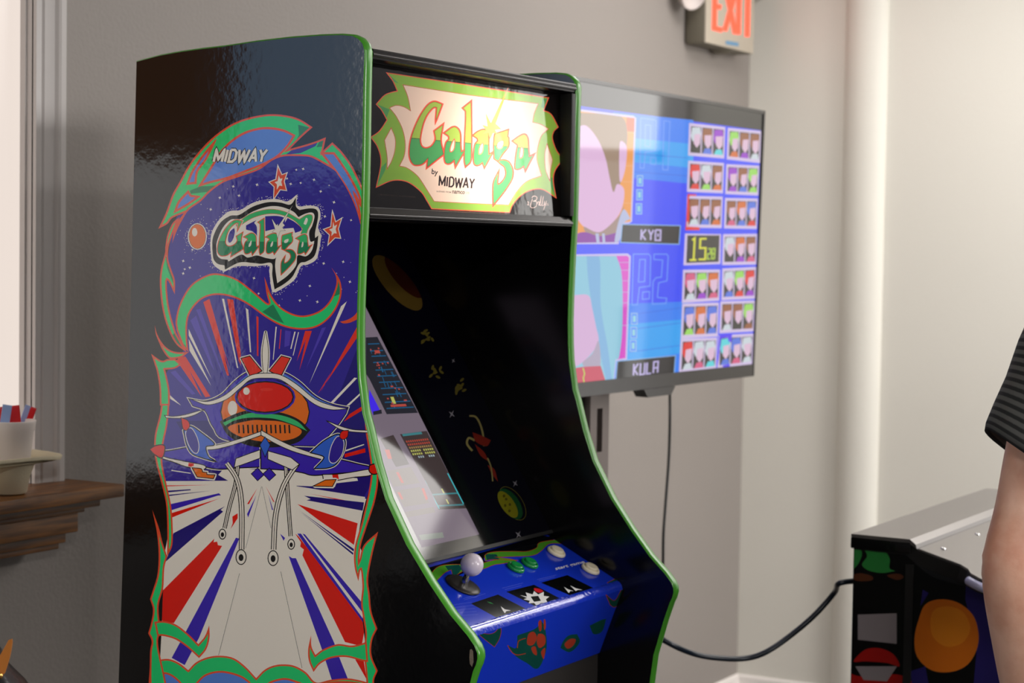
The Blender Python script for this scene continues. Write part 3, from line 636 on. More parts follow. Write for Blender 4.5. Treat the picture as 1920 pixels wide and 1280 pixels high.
# top flame with the maker's name
T1 = SA((245, 1245, 1), (300, 1120), (345, 1020), (400, 930), (450, 840), (520, 750), (600, 680), (700, 610), (800, 575), (900, 560), (1000, 562), (1090, 585), (1172, 635, 1), (1110, 690), (1035, 765, 1), (1100, 752), (1150, 735), (1252, 695, 1), (1240, 770, 1), (1290, 725, 1), (1350, 785), (1410, 870), (1465, 975), (1500, 1060), (1500, 1180, 1), (1440, 1180), (1400, 1060), (1330, 940), (1250, 860), (1180, 815), (1090, 800), (1010, 805), (930, 830), (850, 900), (760, 930), (660, 960), (590, 1000), (520, 1060), (440, 1120), (380, 1180), (345, 1250), (320, 1330), (300, 1420, 1), (310, 1300), (345, 1190, 1), (290, 1215))
T1 = SA((245, 1245, 1), (290, 1150), (330, 1040), (375, 960), (430, 860), (500, 770), (580, 690), (680, 620), (780, 580), (900, 558), (1000, 562), (1090, 585), (1172, 635, 1), (1110, 690), (1035, 765, 1), (1160, 730), (1252, 695, 1), (1235, 775, 1), (1290, 725, 1), (1350, 785), (1410, 870), (1465, 985), (1500, 1080, 1), (1500, 1200, 1), (1452, 1180), (1425, 1080), (1380, 980), (1310, 900), (1230, 850), (1160, 815), (1095, 808, 1), (1000, 810), (930, 835), (850, 890), (740, 930), (640, 965), (560, 1020), (500, 1080), (430, 1130), (390, 1190), (355, 1260), (330, 1330, 1), (345, 1230), (400, 1150, 1), (330, 1180), (300, 1215))
tri(T1, 'grn', 7)
def lblue(P, c='lbl'): a.fill(P, 'tmp'); a.stroke(P, 5, 'org', {'tmp'}); a.stroke(P, 3.5, 'org', {'grn'}); a.fill(P, c, {'tmp'})
lblue(SA((495, 985, 1), (560, 880), (640, 760), (740, 680), (840, 645), (920, 640), (1000, 655), (1062, 685, 1), (1020, 750), (960, 810), (880, 855), (780, 895), (660, 940), (560, 965)))
lblue(SA((420, 975, 1), (450, 900), (510, 810), (585, 720, 1), (530, 830), (480, 900), (470, 970, 1)))
lblue(SA((345, 1142, 1), (370, 1080), (425, 1020, 1), (440, 1045, 1), (488, 1052, 1), (420, 1100)))
lblue(SA((1225, 790, 1), (1300, 790, 1), (1350, 860), (1400, 940), (1450, 1040), (1470, 1120, 1), (1425, 1040, 1), (1450, 1120), (1462, 1230, 1), (1430, 1120), (1380, 1010), (1310, 900)))
a.poly(xy(SA((1100, 790), (1190, 748), (1215, 700), (1160, 730), (1050, 770), (1010, 800))), 'ind', {'grn'})
a.poly(xy(SA((435, 1015), (500, 990), (600, 985), (560, 1020), (440, 1035))), 'dgrn', {'grn'}); a.poly(xy(SA((1195, 755), (1240, 750), (1252, 700), (1215, 715))), 'dgrn', {'grn'}); a.poly(xy(SA((1085, 620), (1160, 640), (1060, 745), (1090, 680))), 'dgrn', {'grn'})
MQ = [SA((575, 760))[0], SA((908, 757))[0], SA((888, 850))[0], SA((566, 850))[0]]
MQ = [(MQ[0][0]+8, MQ[0][1]), (MQ[1][0]+3, MQ[1][1]), (MQ[2][0]-1, MQ[2][1]), (MQ[3][0]+3, MQ[3][1])]
MQ = [(404, 279.5), (503, 279), (497, 304.5), (398, 304.5)]
caps(a, 'MIDWAY', MQ, 7.6, 'ink'); caps(a, 'MIDWAY', MQ, 4.6, 'wht')
# hanging orange tail at right edge
tri(SF((1240, 120, 1), (1180, 200), (1100, 250), (1010, 275, 1), (1050, 295), (1130, 285), (1240, 235, 1)), 'org')
# stars, planet
def spark(cx, cy, r, c='wht', only={'ind', 'ind2', 'navy'}):
    a.poly([(cx+(r if i % 2 == 0 else r*.42)*cos(pi*i/4+.3), cy+(r if i % 2 == 0 else r*.42)*sin(pi*i/4+.3)) for i in range(8)], c, only)
def inint(x, y): return 330 < x < 672 and 330 < y < 590
for i in range(85):
    x, y = random.uniform(325, 675), random.uniform(315, 585)
    if abs(x-502) < 110 and abs(y-455) < 88: continue
    spark(x, y, random.choice((.9, .9, 1.2, 1.7, 2.6)))
for zf, L in ((SA, [(1115, 885), (1180, 950), (1040, 975), (1220, 1020), (1300, 1085), (1245, 1170), (838, 980), (730, 1045), (615, 1058), (560, 1128), (695, 990)]), (SB_, [(395, 360), (395, 285), (435, 325), (820, 388), (1155, 435), (1200, 530), (1095, 522), (1395, 410), (1238, 300), (1355, 290)])):
    for p in L: x, y = zf(p)[0]; spark(x, y, 3.2)
def bigstar(P, s=1):
    c = (sum(p[0] for p in P)/len(P), sum(p[1] for p in P)/len(P))
    a.stroke(P, 4.4, 'wht'); a.stroke(P, 1.2, 'org'); a.poly(xy(P), 'org')
    a.poly([(c[0]+(p[0]-c[0])*.5, c[1]+(p[1]-c[1])*.5) for p in P], 'wht')
bigstar(SA((965, 880, 1), (985, 925, 1), (1012, 915, 1), (997, 960, 1), (1010, 1010, 1), (975, 1005, 1), (942, 1055, 1), (945, 990, 1), (918, 965, 1), (955, 950, 1)))
bigstar(SLG((1560, 260, 1), (1590, 370, 1), (1655, 330, 1), (1620, 440, 1), (1645, 545, 1), (1585, 540, 1), (1515, 610, 1), (1530, 510, 1), (1465, 450, 1), (1545, 420, 1)))
px_, py_ = SB_((480, 138))[0]
for i in range(60):
    t = random.uniform(0, 2*pi); r = random.uniform(1.0, 1.32); spark(px_+19*r*cos(t), py_+26*r*sin(t), .8)
a.ell(px_, py_, 18, 25, 'wht'); a.ell(px_, py_, 16, 23.3, 'ink'); a.ell(px_, py_, 15.3, 22.5, 'orb'); a.ell(px_-5, py_-8, 5, 8, 'wht')
# small logo on the side
HALO = SLG((90, 640, 1), (110, 480), (200, 330), (320, 230), (450, 215), (600, 130), (760, 90), (900, 85), (1020, 110), (1130, 30, 1), (1140, 165), (1290, 160), (1390, 190), (1415, 290), (1385, 420), (1425, 520, 1), (1400, 680), (1360, 810), (1260, 870), (1180, 890), (1110, 1040), (1000, 1130), (880, 1200, 1), (830, 1180), (800, 960), (790, 880), (620, 890), (420, 890), (260, 955, 1), (160, 900), (110, 820))
for i in range(0, 330):
    P = crom(HALO, 10); p = random.choice(P); cx, cy = 500, 455
    q = 1+random.uniform(.0, .07); a.poly([(cx+(p[0]-cx)*q+.8*cos(t), cy+(p[1]-cy)*q+.8*sin(t)) for t in (0, 1.57, 3.14, 4.71)], 'wht', {'ind', 'ind2'}) if i < 240 else None
a.fill(HALO, 'wht')
BLK = SLG((115, 680, 1), (125, 540), (210, 370), (330, 285), (440, 272), (600, 175), (780, 122), (930, 125), (1050, 150), (1120, 65, 1), (1120, 170), (1160, 215, 1), (1290, 195), (1370, 215), (1385, 300), (1350, 480), (1350, 550, 1), (1388, 520, 1), (1370, 680), (1330, 780), (1240, 835), (1160, 860), (1080, 1010), (980, 1100), (862, 1168, 1), (835, 1000), (828, 855), (700, 860), (600, 850), (440, 845), (268, 930, 1), (262, 880, 1), (180, 860), (130, 800))
a.fill(BLK, 'ink')
WH = SLG((165, 700, 1), (170, 600), (240, 430), (340, 330), (450, 325), (600, 235), (780, 175), (930, 175), (1080, 230), (1150, 300, 1), (1230, 260), (1310, 245), (1342, 290), (1315, 400), (1278, 480), (1292, 590), (1340, 585, 1), (1310, 700), (1240, 770), (1140, 760), (1120, 880), (1020, 1000), (895, 1092, 1), (870, 900), (880, 790), (905, 740, 1), (860, 800), (760, 790), (650, 760), (540, 785), (460, 750), (310, 832, 1), (300, 810, 1), (220, 800), (175, 760))
a.fill(WH, 'wht')
ARC = SLG((400, 380, 1), (560, 270), (740, 215), (880, 212), (1020, 250), (1160, 330, 1), (1250, 275), (1310, 280), (1310, 350), (1260, 450), (1240, 500), (1180, 500, 1), (1200, 440, 1), (1100, 340), (960, 275), (800, 258), (620, 300), (480, 380), (420, 440, 1))
a.stroke(ARC, 1.6, 'org'); a.fill(ARC, 'lgs')
a.fill(SLG((1210, 380, 1), (1240, 310), (1262, 330), (1240, 390)), 'wht')
a.fill(SLG((520, 400, 1), (640, 340), (620, 370), (650, 420), (650, 560, 1), (630, 560, 1), (610, 480), (520, 450, 1)), 'ind'); a.fill(SLG((750, 290, 1), (880, 285), (960, 300), (990, 330), (960, 420), (830, 450), (750, 470, 1)), 'ind'); a.fill(SLG((1020, 310, 1), (1120, 370), (1190, 450), (1110, 490, 1), (1090, 430, 1), (960, 440, 1), (980, 380)), 'ind')
a.fill(SLG((380, 430, 1), (385, 480), (370, 550), (340, 600), (310, 600), (305, 540), (330, 470)), 'ind')
# letters mapped from the marquee drawing onto the side logo
def lmap(pts):
    o = []
    for p in pts:
        u = (p[0]-314)/(1134-314); v = (p[1]-(396+ (p[0]-314)*.09))/430
        o.append((180+u*1120+ (0), 350+v*430+ u*10)+tuple(p[2:]))
    return SLG(*o)
for L in LETTERS: a.stroke(lmap(L), 4.6, 'wht', {'ind', 'wht', 'ink', 'lgs', 'org'}, k=3)
for L in LETTERS: a.stroke(lmap(L), 3.0, 'org', k=3)
for L in LETTERS: a.fill(lmap(L), 'lgs', k=3)
for h in HOLES: a.fill(lmap(h), 'wht', k=3)
a.poly(xy(SLG((150, 585), (1330, 605), (1330, 1100), (150, 1100))), 'dgrn', {'lgs'})
SPK = SLG((1080, 160, 1), (960, 370, 1), (985, 400, 1), (950, 425, 1), (990, 460, 1), (930, 465, 1), (900, 550, 1), (885, 490, 1), (835, 480, 1), (870, 445, 1), (830, 320, 1), (885, 400, 1), (900, 380, 1), (905, 410, 1))
a.stroke(SPK, .9, 'ink'); a.fill(SPK, 'wht')

# plain flying machine in the middle of the picture (same place, size and colours as the printed craft)
K, Wt = 'ink', 'wht'
def shp(P, c, w=1.8, halo=0):
    if halo: a.stroke(P, halo+3, Wt, miter=1.2)
    a.stroke(P, w*1.75, K); a.fill(P, c)
wingU = [(355, 748, 1), (385, 752), (415, 740), (440, 715), (465, 698), (498, 694), (530, 698), (560, 715), (590, 742), (620, 757), (652, 764, 1), (648, 775, 1), (630, 800), (600, 830), (570, 835), (430, 825), (400, 800), (385, 770), (362, 760, 1)]
a.stroke(wingU, 6, Wt); shp(wingU, 'blu')
a.fill([(395, 753, 1), (420, 742), (446, 718), (470, 699), (497, 693), (526, 698), (558, 717), (592, 745), (625, 760, 1), (590, 757), (552, 728), (525, 711), (497, 708), (470, 711), (446, 727), (424, 748)], 'lbl')
shp([(498, 622, 1), (503, 660), (500, 700), (495, 700), (492, 660)], Wt, 1.4, 3)
for s_ in (-1, 1):
    shp([(498+s_*8, 695, 1), (498+s_*30, 668, 1), (498+s_*45, 672, 1), (498+s_*28, 705, 1)], 'redl', 2, 4)
LW = SG((130, 650, 1), (260, 680), (520, 640), (560, 690), (740, 640), (1100, 560), (1400, 470), (1408, 860, 1), (1140, 870), (900, 885), (700, 850), (480, 800), (230, 750, 1)); RW = SH((0, 470, 1), (180, 580), (480, 700), (740, 760), (930, 780), (1180, 840), (1300, 870), (1290, 930, 1), (1000, 930), (640, 960), (500, 930), (320, 900), (0, 880, 1))
shp(LW, 'blu', 2.4, 4); shp(RW, 'blu', 2.4, 4)
a.ell(497, 772, 84, 62, K); a.ell(497, 772, 82, 60, 'orb'); a.ell(436, 765, 9, 14, Wt)
a.fill([(412, 790, 1), (440, 776), (470, 768), (497, 770), (530, 774), (560, 786), (582, 806, 1), (560, 828), (520, 838), (470, 836), (430, 818)], K)
a.fill([(418, 792, 1), (445, 781), (470, 774), (497, 775), (530, 779), (558, 790), (576, 808, 1), (550, 796), (520, 786), (497, 783), (465, 783), (440, 788), (422, 798, 1)], 'lgs')
a.fill([(428, 800), (470, 788), (497, 788), (530, 791), (565, 806), (550, 822), (500, 828), (450, 818)], 'orb')
for i in range(12): a.poly([(446+i*8.6, 796), (449+i*8.6, 796), (450+i*8.6, 812), (447+i*8.6, 812)], K)
# one wide red canopy
a.ell(497, 744, 57, 33, 'blu'); a.ell(497, 744, 54, 30, K); a.ell(497, 744, 51.5, 27.5, 'red'); a.ell(462, 733, 6, 7, Wt); a.ell(500, 730, 12, 3, 'redl')
for P in (SG((730, 650, 1), (740, 620), (900, 600), (1150, 530), (1408, 440, 1), (1408, 480, 1), (1150, 570), (900, 640), (745, 655)), SH((0, 430, 1), (180, 530), (400, 630), (735, 745), (740, 775, 1), (400, 680), (180, 585), (0, 480, 1))): shp(P, Wt, 1.8)
wt = lambda L, c=Wt, w=1.6: shp(L, c, w)
wt(SG((255, 250, 1), (350, 262), (500, 240), (710, 180, 1), (600, 240), (450, 275), (270, 272, 1))); wt(SH((800, 320, 1), (950, 380), (1100, 420), (1270, 430, 1), (1270, 450, 1), (1100, 440), (950, 410)))
wt([(362, 749, 1), (390, 753), (420, 742), (448, 720), (470, 704), (497, 700), (525, 703), (555, 720), (590, 748), (620, 760), (649, 766, 1), (620, 767), (590, 757), (552, 728), (525, 711), (497, 708), (470, 711), (450, 727), (424, 748), (390, 758)])
# blue nacelles
for zf, ps, hole in ((SG, [(480, 430, 1), (560, 380), (700, 470), (840, 590), (740, 620), (770, 740), (840, 790, 1), (700, 750), (580, 700), (520, 600)], [(505, 450), (560, 400), (620, 480), (655, 600), (640, 690), (590, 680), (530, 580)]),
                     (SH, [(600, 690, 1), (750, 560), (900, 480), (960, 500), (1000, 560), (980, 680), (900, 820), (800, 870), (650, 880, 1), (745, 780), (740, 730)], [(920, 500), (985, 560), (970, 700), (900, 800), (840, 810), (815, 750), (850, 600)])):
    shp(zf(*ps), 'skb', 2.4, 4); a.stroke(zf(*hole), 2.6, Wt); a.fill(zf(*hole), 'ind'); 
for zf, ps in ((SG, [(450, 280, 1), (520, 310), (545, 370), (510, 420), (470, 400)]), (SH, [(1040, 430, 1), (1030, 500), (980, 530), (945, 500), (970, 440)])): shp(zf(*ps), 'red', 1.6)
# red-tipped rods under the wings
shp(SG((230, 700, 1), (250, 750), (480, 800), (720, 850), (700, 890), (520, 860), (350, 800), (220, 760, 1)), Wt, 2); shp(SH((740, 960, 1), (920, 955), (1100, 930), (1300, 900), (1305, 960), (1100, 985), (900, 1020), (750, 1015, 1)), Wt, 2)
shp(SG((75, 655, 1), (140, 615), (235, 610), (240, 680), (210, 750), (130, 710)), 'red', 2.4); shp(SH((1305, 850, 1), (1360, 835), (1400, 860), (1400, 930), (1340, 945), (1300, 910)), 'red', 2.4)
a.poly(xy(SG((535, 815), (600, 825), (595, 870), (530, 855))), 'red', {Wt}); a.poly(xy(SH((850, 955), (920, 950), (930, 1010), (860, 1015))), 'red', {Wt})
shp(SG((585, 880, 1), (680, 890), (700, 930, 1), (750, 935, 1), (750, 960, 1), (845, 965, 1), (830, 1000, 1), (640, 980, 1)), 'orb', 1.8, 5); shp(SH((640, 1090, 1), (720, 1050, 1), (770, 1025, 1), (890, 1020, 1), (850, 1095, 1)), 'orb', 1.8, 5)
# landing struts with round pads
for P in ([(447, 858), (442, 905), (430, 950), (421, 990)], [(535, 862), (538, 905), (541, 950), (545, 1005)]): a.stroke(P, 8, K, closed=False); a.stroke(P, 4.6, Wt, closed=False); a.stroke(P, 1.2, K, closed=False)
for P in ([(425, 868), (445, 900), (453, 950), (453, 1030)], [(558, 868), (532, 910), (517, 965), (513, 1030)]): a.stroke(P, 10.5, K, closed=False); a.stroke(P, 7, Wt, closed=False); a.stroke(P, 1.2, K, closed=False)
for P in ([(440, 875, 1), (443, 860, 1), (470, 850, 1), (487, 844, 1), (487, 858, 1), (460, 868, 1)], [(503, 846, 1), (545, 858, 1), (560, 870, 1), (548, 880, 1), (503, 860, 1)]): shp(P, Wt, 1.8)
for cx, cy, r in ((452, 1044, 13), (512, 1046, 13), (417, 1001, 9), (546, 1020, 9)):
    a.ell(cx, cy, r*.8, r*1.15, K); a.ell(cx, cy, r*.8-1.8, r*1.15-2, Wt); a.ell(cx, cy+1, r*.35, r*.5, K)
shp([(497, 820, 1), (506, 834, 1), (497, 855, 1), (488, 834, 1)], 'skb', 1.5)
for cx in (483, 505): shp([(cx-11, 888, 1), (cx, 878, 1), (cx+11, 890, 1), (cx, 900, 1)], 'blu', 1.6)

SIDEC = {'blk': (15, 15, 16), 'ind': (52, 38, 160), 'ind2': (84, 66, 196), 'navy': (34, 22, 126), 'redl': (246, 56, 40), 'red': (240, 30, 16), 'wht': (250, 243, 230), 'org': (240, 84, 48), 'grn': (34, 222, 126),
         'dgrn': (26, 140, 92), 'lbl': (92, 142, 232), 'ink': (24, 22, 24), 'orb': (246, 118, 30), 'lgs': (60, 200, 120), 'blu': (62, 40, 190), 'skb': (50, 104, 220)}
def sidemat(c): return mat('side_print_'+c, rgb(*SIDEC[c]), .10, bump=(70, .12, .002, 2))
smask = [(x-.5, y) if y < 1280 else (x, y) for x, y in PO[:-1]] + [proj(V((0, .016, .93))), proj(V((0, .030, .893))), proj(V((0, .6468, .82))), (222.8, 1290), (231.3, 1090), (245, 700), (256.3, 117)]
def smap(x, y): return onax(x, y, 0, -.0006)
art = a.build('side_artwork', smap, smask, sidemat, SIDE)
tag(art, 'glossy side print of a spacecraft over red, white and blue rays in a green flame frame')

# ---- monitor bezel and screen under one sheet of glass
def zmap(x, y, off=0): return onp(x, y, BZ0+bn*off, bn)
sr0, sr1 = zmap(905, 1000), zmap(686, 590)
xs1 = (sr0.x+sr1.x)/2; xs0 = W-xs1; sb = (sr0-BZ0).dot(bdir); stp = sb+.44
print('screen x', xs0, xs1, 'sb', sb)
def bz(x, s, off=0): return V((x, 0, 0))+BZ0+bdir*s+bn*off
def bzpx(x, s): 
    d = bz(x, s)-CAM; z_ = d.dot(Fw); return (960+FPX*d.dot(Rt)/z_, 640-FPX*d.dot(Up)/z_)
Ltot = (BZ1-BZ0).length
def glossm(pref, table, rough=.06, es=0, spec=.5):
    def f(c):
        col = rgb(*table[c])
        return mat(pref+c, rgb(10, 10, 10) if es else col, rough, emit=col if es else None, es=es, spec=spec)
    return f
a = Art()
full = [bzpx(xi, Ltot), bzpx(xo, Ltot), bzpx(xo, 0), bzpx(xi, 0)]
a.poly(full, 'blk')
a.poly([bzpx(xs1+.035, Ltot), bzpx(xo, Ltot), bzpx(xo, 0), bzpx(xs1+.035, 0)], 'nvy')
a.poly([bzpx(xs1+.015, Ltot), bzpx(xs1+.035, Ltot), bzpx(xs1+.035, 0), bzpx(xs1+.015, 0)], 'teal')
a.ell(745, 530, 66, 24, 'plt', rot=.85, n=32); a.ell(758, 518, 52, 18, 'pl2', {'plt'}, rot=.85, n=32)
for cx, cy in ((800, 632), (818, 700), (862, 725)):
    for q in range(9):
        t = random.uniform(0, 6.28); r = random.uniform(2, 12); a.ell(cx+r*cos(t), cy+r*1.4*sin(t), 5, 2.5, 'bug', n=8, rot=random.uniform(0, 3))
for cx, cy, r in ((847, 776, 7), (966, 906, 6), (972, 1002, 7), (850, 676, 4), (905, 820, 3)): a.poly([(cx+(r if i % 2 == 0 else r*.25)*cos(pi*i/4+.6), cy+1.3*(r if i % 2 == 0 else r*.25)*sin(pi*i/4+.6)) for i in range(8)], 'str')
R8 = Z(820, 740, 4.571)
a.stroke(R8((275, 180), (330, 190), (370, 260), (395, 360), (400, 440)), 3.5, 'cream', closed=False); a.stroke(R8((320, 390), (270, 370), (255, 420), (300, 480)), 4, 'cream', closed=False)
a.fill(R8((300, 320, 1), (380, 350), (460, 390, 1), (420, 440), (330, 400)), 'rd'); a.fill(R8((320, 420, 1), (400, 490), (440, 570, 1), (370, 520)), 'rd'); a.fill(R8((430, 600, 1), (490, 640), (520, 745, 1), (470, 680)), 'rd')
a.stroke(R8((430, 540), (460, 620), (475, 740)), 2.5, 'cream', closed=False)
pc = R8((645, 930))[0]; a.ell(pc[0], pc[1], 36, 19, 'ring', rot=.98, n=32); a.ell(pc[0], pc[1], 35, 18, 'nvy', rot=.98, n=32); a.ell(pc[0]-4, pc[1]+1, 33, 16.5, 'pgrn', rot=.98, n=32); a.ell(pc[0]-9, pc[1]+2, 29, 12.5, 'pyel', rot=.98, n=28)
for dx, dy in ((-12, -8), (-5, 2), (-14, 4), (-6, 14), (-16, -14)): a.ell(pc[0]+dx, pc[1]+dy, 2.6, 3, 'pspot', n=8)
scr = [bzpx(xs0, stp), bzpx(xs1, stp), bzpx(xs1, sb), bzpx(xs0, sb)]
a.poly(scr, 'none')
BEZC = {'blk': (4, 4, 5), 'nvy': (8, 7, 22), 'teal': (8, 16, 15), 'plt': (120, 92, 34), 'pl2': (70, 22, 12), 'bug': (120, 108, 40), 'str': (170, 165, 175), 'cream': (175, 160, 95), 'rd': (150, 40, 26), 'ring': (120, 110, 30), 'pgrn': (18, 84, 40), 'pyel': (150, 148, 24), 'pspot': (96, 92, 12)}
BEZC = {k: tuple(int(x*.62) for x in v) for k, v in BEZC.items()}
a.build('monitor_bezel', zmap, full, glossm('bezel_', BEZC, .07), CAB)
a = Art(); a.poly(scr, 'bg')
def SQ(u0, v0, u1, v1, c, only=None):      # u across, v from the bottom of the screen, metres along the slope
    f = lambda u, v: bzpx(xs0+(xs1-xs0)*u, sb+v)
    a.poly([f(u0, v1), f(u1, v1), f(u1, v0), f(u0, v0)], c, only)
S1 = lambda *p: xy(Z(640, 550, 4)(*p)); S2 = lambda *p: xy(Z(670, 760, 4)(*p))
# upper right: maze thumbnail
a.poly(S1((183, 330), (270, 325), (575, 895), (340, 905), (210, 640), (183, 600)), 'dark')
def mz(u0, v0, u1, v1, c):
    Q = ((183, 330), (262, 327), (572, 893), (345, 905)); a.poly([bil(S1(*Q), *p) for p in ((u0, v0), (u1, v0), (u1, v1), (u0, v1))], c, {'dark', 'mzb'})
for v in (.08, .17, .24, .32, .42, .50, .58, .66, .74, .84, .92): mz(.03, v, .97, v+.012, 'mzb')
for i in range(34):
    u, v = random.uniform(.05, .85), random.uniform(.1, .88)
    if i % 2: mz(u, v, u+random.uniform(.04, .12), v+.018, 'dot')
    else: mz(u, v, u+.03, v+.07, 'mzb')
mz(.35, .17, .7, .21, 'dot'); mz(.2, .88, .75, .91, 'dot')
mz(.3, .78, .42, .87, 'yel')
a.poly(S1((210, 720), (300, 895), (240, 912), (205, 830)), 'vio'); a.poly(S1((238, 885), (300, 870), (305, 900), (240, 912)), 'dark')
# lower right: rows of invaders thumbnail
a.poly(S2((320, 215), (520, 190), (820, 770), (610, 780), (560, 660)), 'dk2')
def iv(u0, v0, u1, v1, c):
    Q = ((325, 215), (518, 192), (815, 765), (612, 775)); a.poly([bil(S2(*Q), *p) for p in ((u0, v0), (u1, v0), (u1, v1), (u0, v1))], c, {'dk2'})
for r, c in enumerate(('r1', 'r1', 'r2', 'yel', 'yel', 'wh')):
    for k in range(11):
        if r >= 3 and k in (5,): continue
        if r == 5 and k not in (2, 3, 4, 7, 8, 9): continue
        iv(.06+k*.08, .09+r*.042, .11+k*.08, .115+r*.042, c)
iv(.05, .0, .8, .03, 'cyd'); iv(0, .62, .03, 1, 'cy'); iv(.96, .55, 1, .95, 'cy'); iv(.03, .80, .97, .82, 'cyd'); iv(.03, .95, .97, .97, 'cyd'); iv(.45, .74, .5, .8, 'yel'); iv(.42, .88, .47, .94, 'yel')
a.poly(S2((170, 250), (270, 220), (390, 440), (290, 460)), 'dk2'); a.poly(S2((225, 490), (400, 460), (470, 580), (270, 610)), 'dk3'); a.poly(S2((280, 640), (470, 610), (540, 730), (350, 760)), 'dk3'); a.poly(S2((345, 800), (570, 760), (585, 800), (370, 840)), 'dk3')
for q in (((290, 500), (310, 500), (350, 580), (330, 580)), ((480, 620), (500, 620), (530, 700), (515, 710)), ((300, 650), (320, 650), (345, 700), (330, 705)), ((205, 330), (240, 330), (260, 400), (230, 400))): a.poly(S2(*q), 'dot')
a.poly(S2((460, 970), (640, 950), (650, 990), (480, 1010)), 'mint')
SCRC = {'bg': (112, 100, 112), 'dark': (36, 36, 44), 'dk2': (60, 50, 50), 'dk3': (112, 102, 98), 'mzb': (30, 88, 128), 'dot': (170, 70, 62), 'yel': (175, 175, 90), 'vio': (64, 40, 220), 'r1': (165, 66, 50), 'r2': (150, 116, 70), 'wh': (150, 165, 170), 'cy': (60, 175, 185), 'cyd': (60, 118, 124), 'mint': (122, 128, 120)}
scrpx = scr
o = a.build('monitor_screen', lambda x, y: zmap(x, y, .0), scrpx, glossm('screen_', SCRC, .06, es=1.0, spec=.16), CAB)
tag(o, 'lit monitor showing a menu of small game pictures')
# glass strip seam below the picture
# bright lower retainer of the glass
bm = bmesh.new(); prism(bm, [bz(xi, 0, .0005), bz(xi, .006, .0005), bz(xi, .006, .003), bz(xi, 0, .003)], (xo-xi, 0, 0)); frombm('glass_retainer', bm, blackmatte, CAB)

# ---- control panel
CP_B, CP_F = V((0, .243, 1.0535)), V((0, .106, .9872))
ct = (CP_F-CP_B).normalized(); cn = V((0, ct.z, -ct.y)); cn = cn if cn.z > 0 else -cn
CF0, CF1 = V((0, .0955, .9730)), V((0, .137, .861))
cfd = (CF1-CF0).normalized(); cfn = V((0, cfd.z, -cfd.y)); cfn = cfn if cfn.y < 0 else -cfn
tmapc = lambda x, y: onp(x, y, CP_B, cn); fmapc = lambda x, y: onp(x, y, CF0, cfn)
def topx(P):
    d = P-CAM; z_ = d.dot(Fw); return (960+FPX*d.dot(Rt)/z_, 640-FPX*d.dot(Up)/z_)
def X_(p, x): return V((x, p.y, p.z))
CPZ = Z(780, 980, 3.84)
CPC = {'blue': (22, 52, 190), 'blk': (8, 9, 14), 'grn': (70, 140, 36), 'dg': (14, 70, 62), 'red': (160, 54, 36), 'wh': (225, 225, 225), 'sq': (6, 7, 8), 'ltx': (78, 98, 205), 'rdd': (190, 30, 40), 'ltg': (40, 120, 60)}
cpm = glossm('panel_', CPC, .13)
a = Art(); m = [topx(X_(CP_B, xi)), topx(X_(CP_B, xo)), topx(X_(CP_F, xo)), topx(X_(CP_F, xi))]
a.poly(m, 'blue')
ednear = CPZ((60, 330, 1), (900, 90, 1), (1000, 110), (880, 170), (820, 205), (700, 208), (580, 212), (500, 240), (500, 275), (600, 265), (720, 270), (640, 285), (560, 300), (480, 330), (400, 340), (270, 392, 1), (250, 340, 1), (210, 360), (150, 410), (60, 500, 1))
a.fill(ednear, 'blk')
for P in (CPZ((90, 400, 1), (140, 330), (200, 305), (290, 300), (400, 300), (480, 290), (560, 270), (640, 262), (725, 270, 1), (640, 288), (560, 300), (480, 330), (400, 330), (330, 350), (268, 392, 1), (255, 335, 1), (210, 355), (150, 412, 1)),
          CPZ((500, 270, 1), (500, 230), (560, 210), (700, 206), (800, 206), (870, 180), (900, 140), (1100, 120), (1180, 180), (1060, 150), (960, 150), (900, 200), (840, 232), (700, 240), (560, 245, 1), (700, 265), (560, 262))):
    a.stroke(P, 1.8, 'red'); a.fill(P, 'grn')
a.poly(xy(CPZ((210, 310), (310, 300), (330, 330), (300, 370), (265, 390))), 'dg', {'grn'}); a.poly(xy(CPZ((500, 225), (580, 225), (600, 262), (510, 268))), 'dg', {'grn'})
for P in (CPZ((1380, 430, 1), (1440, 400), (1500, 360), (1500, 300), (1420, 300), (1560, 350), (1560, 470), (1460, 480, 1)),): a.stroke(P, 1.8, 'red'); a.fill(P, 'dg')
a.stroke(CPZ((1130, 150), (1250, 200), (1330, 260), (1420, 310), (1500, 360)), 5, 'grn', closed=False)
for q in (((395, 580), (590, 515), (795, 620), (595, 690)), ((650, 495), (850, 445), (1040, 545), (860, 600)), ((900, 430), (1090, 375), (1280, 470), (1110, 522))): a.poly(xy(CPZ(*q)), 'sq')
BU = CPZ((750, 520, 1), (800, 530), (790, 500, 1), (840, 515, 1), (850, 490, 1), (880, 515, 1), (920, 495, 1), (920, 525, 1), (960, 530, 1), (935, 550, 1), (950, 580, 1), (900, 575, 1), (870, 598, 1), (850, 575, 1), (810, 580, 1), (820, 560, 1), (775, 550, 1), (800, 540, 1)); a.poly(xy(BU), 'wh', {'sq'})
a.poly(xy(CPZ((825, 530), (880, 525), (900, 560), (850, 568))), 'sq', {'wh'}); a.fill(CPZ((850, 470), (890, 475), (915, 490), (890, 502), (860, 492)), 'rdd', {'sq'})
for q in (((610, 600), (640, 622), (685, 630), (650, 635), (640, 650), (625, 630)), ((1065, 460), (1095, 478), (1135, 490), (1110, 490), (1100, 505)), ((1110, 450), (1150, 470), (1200, 482), (1165, 482), (1150, 490))): a.poly(xy(CPZ(*q)), 'wh', {'sq'})
a.poly(xy(CPZ((510, 565), (540, 572), (560, 585), (530, 578))), 'ltg', {'sq'})
a.text('start game', CPZ((1000, 322), (1205, 272), (1222, 292), (1010, 346)), 'wh', .02)
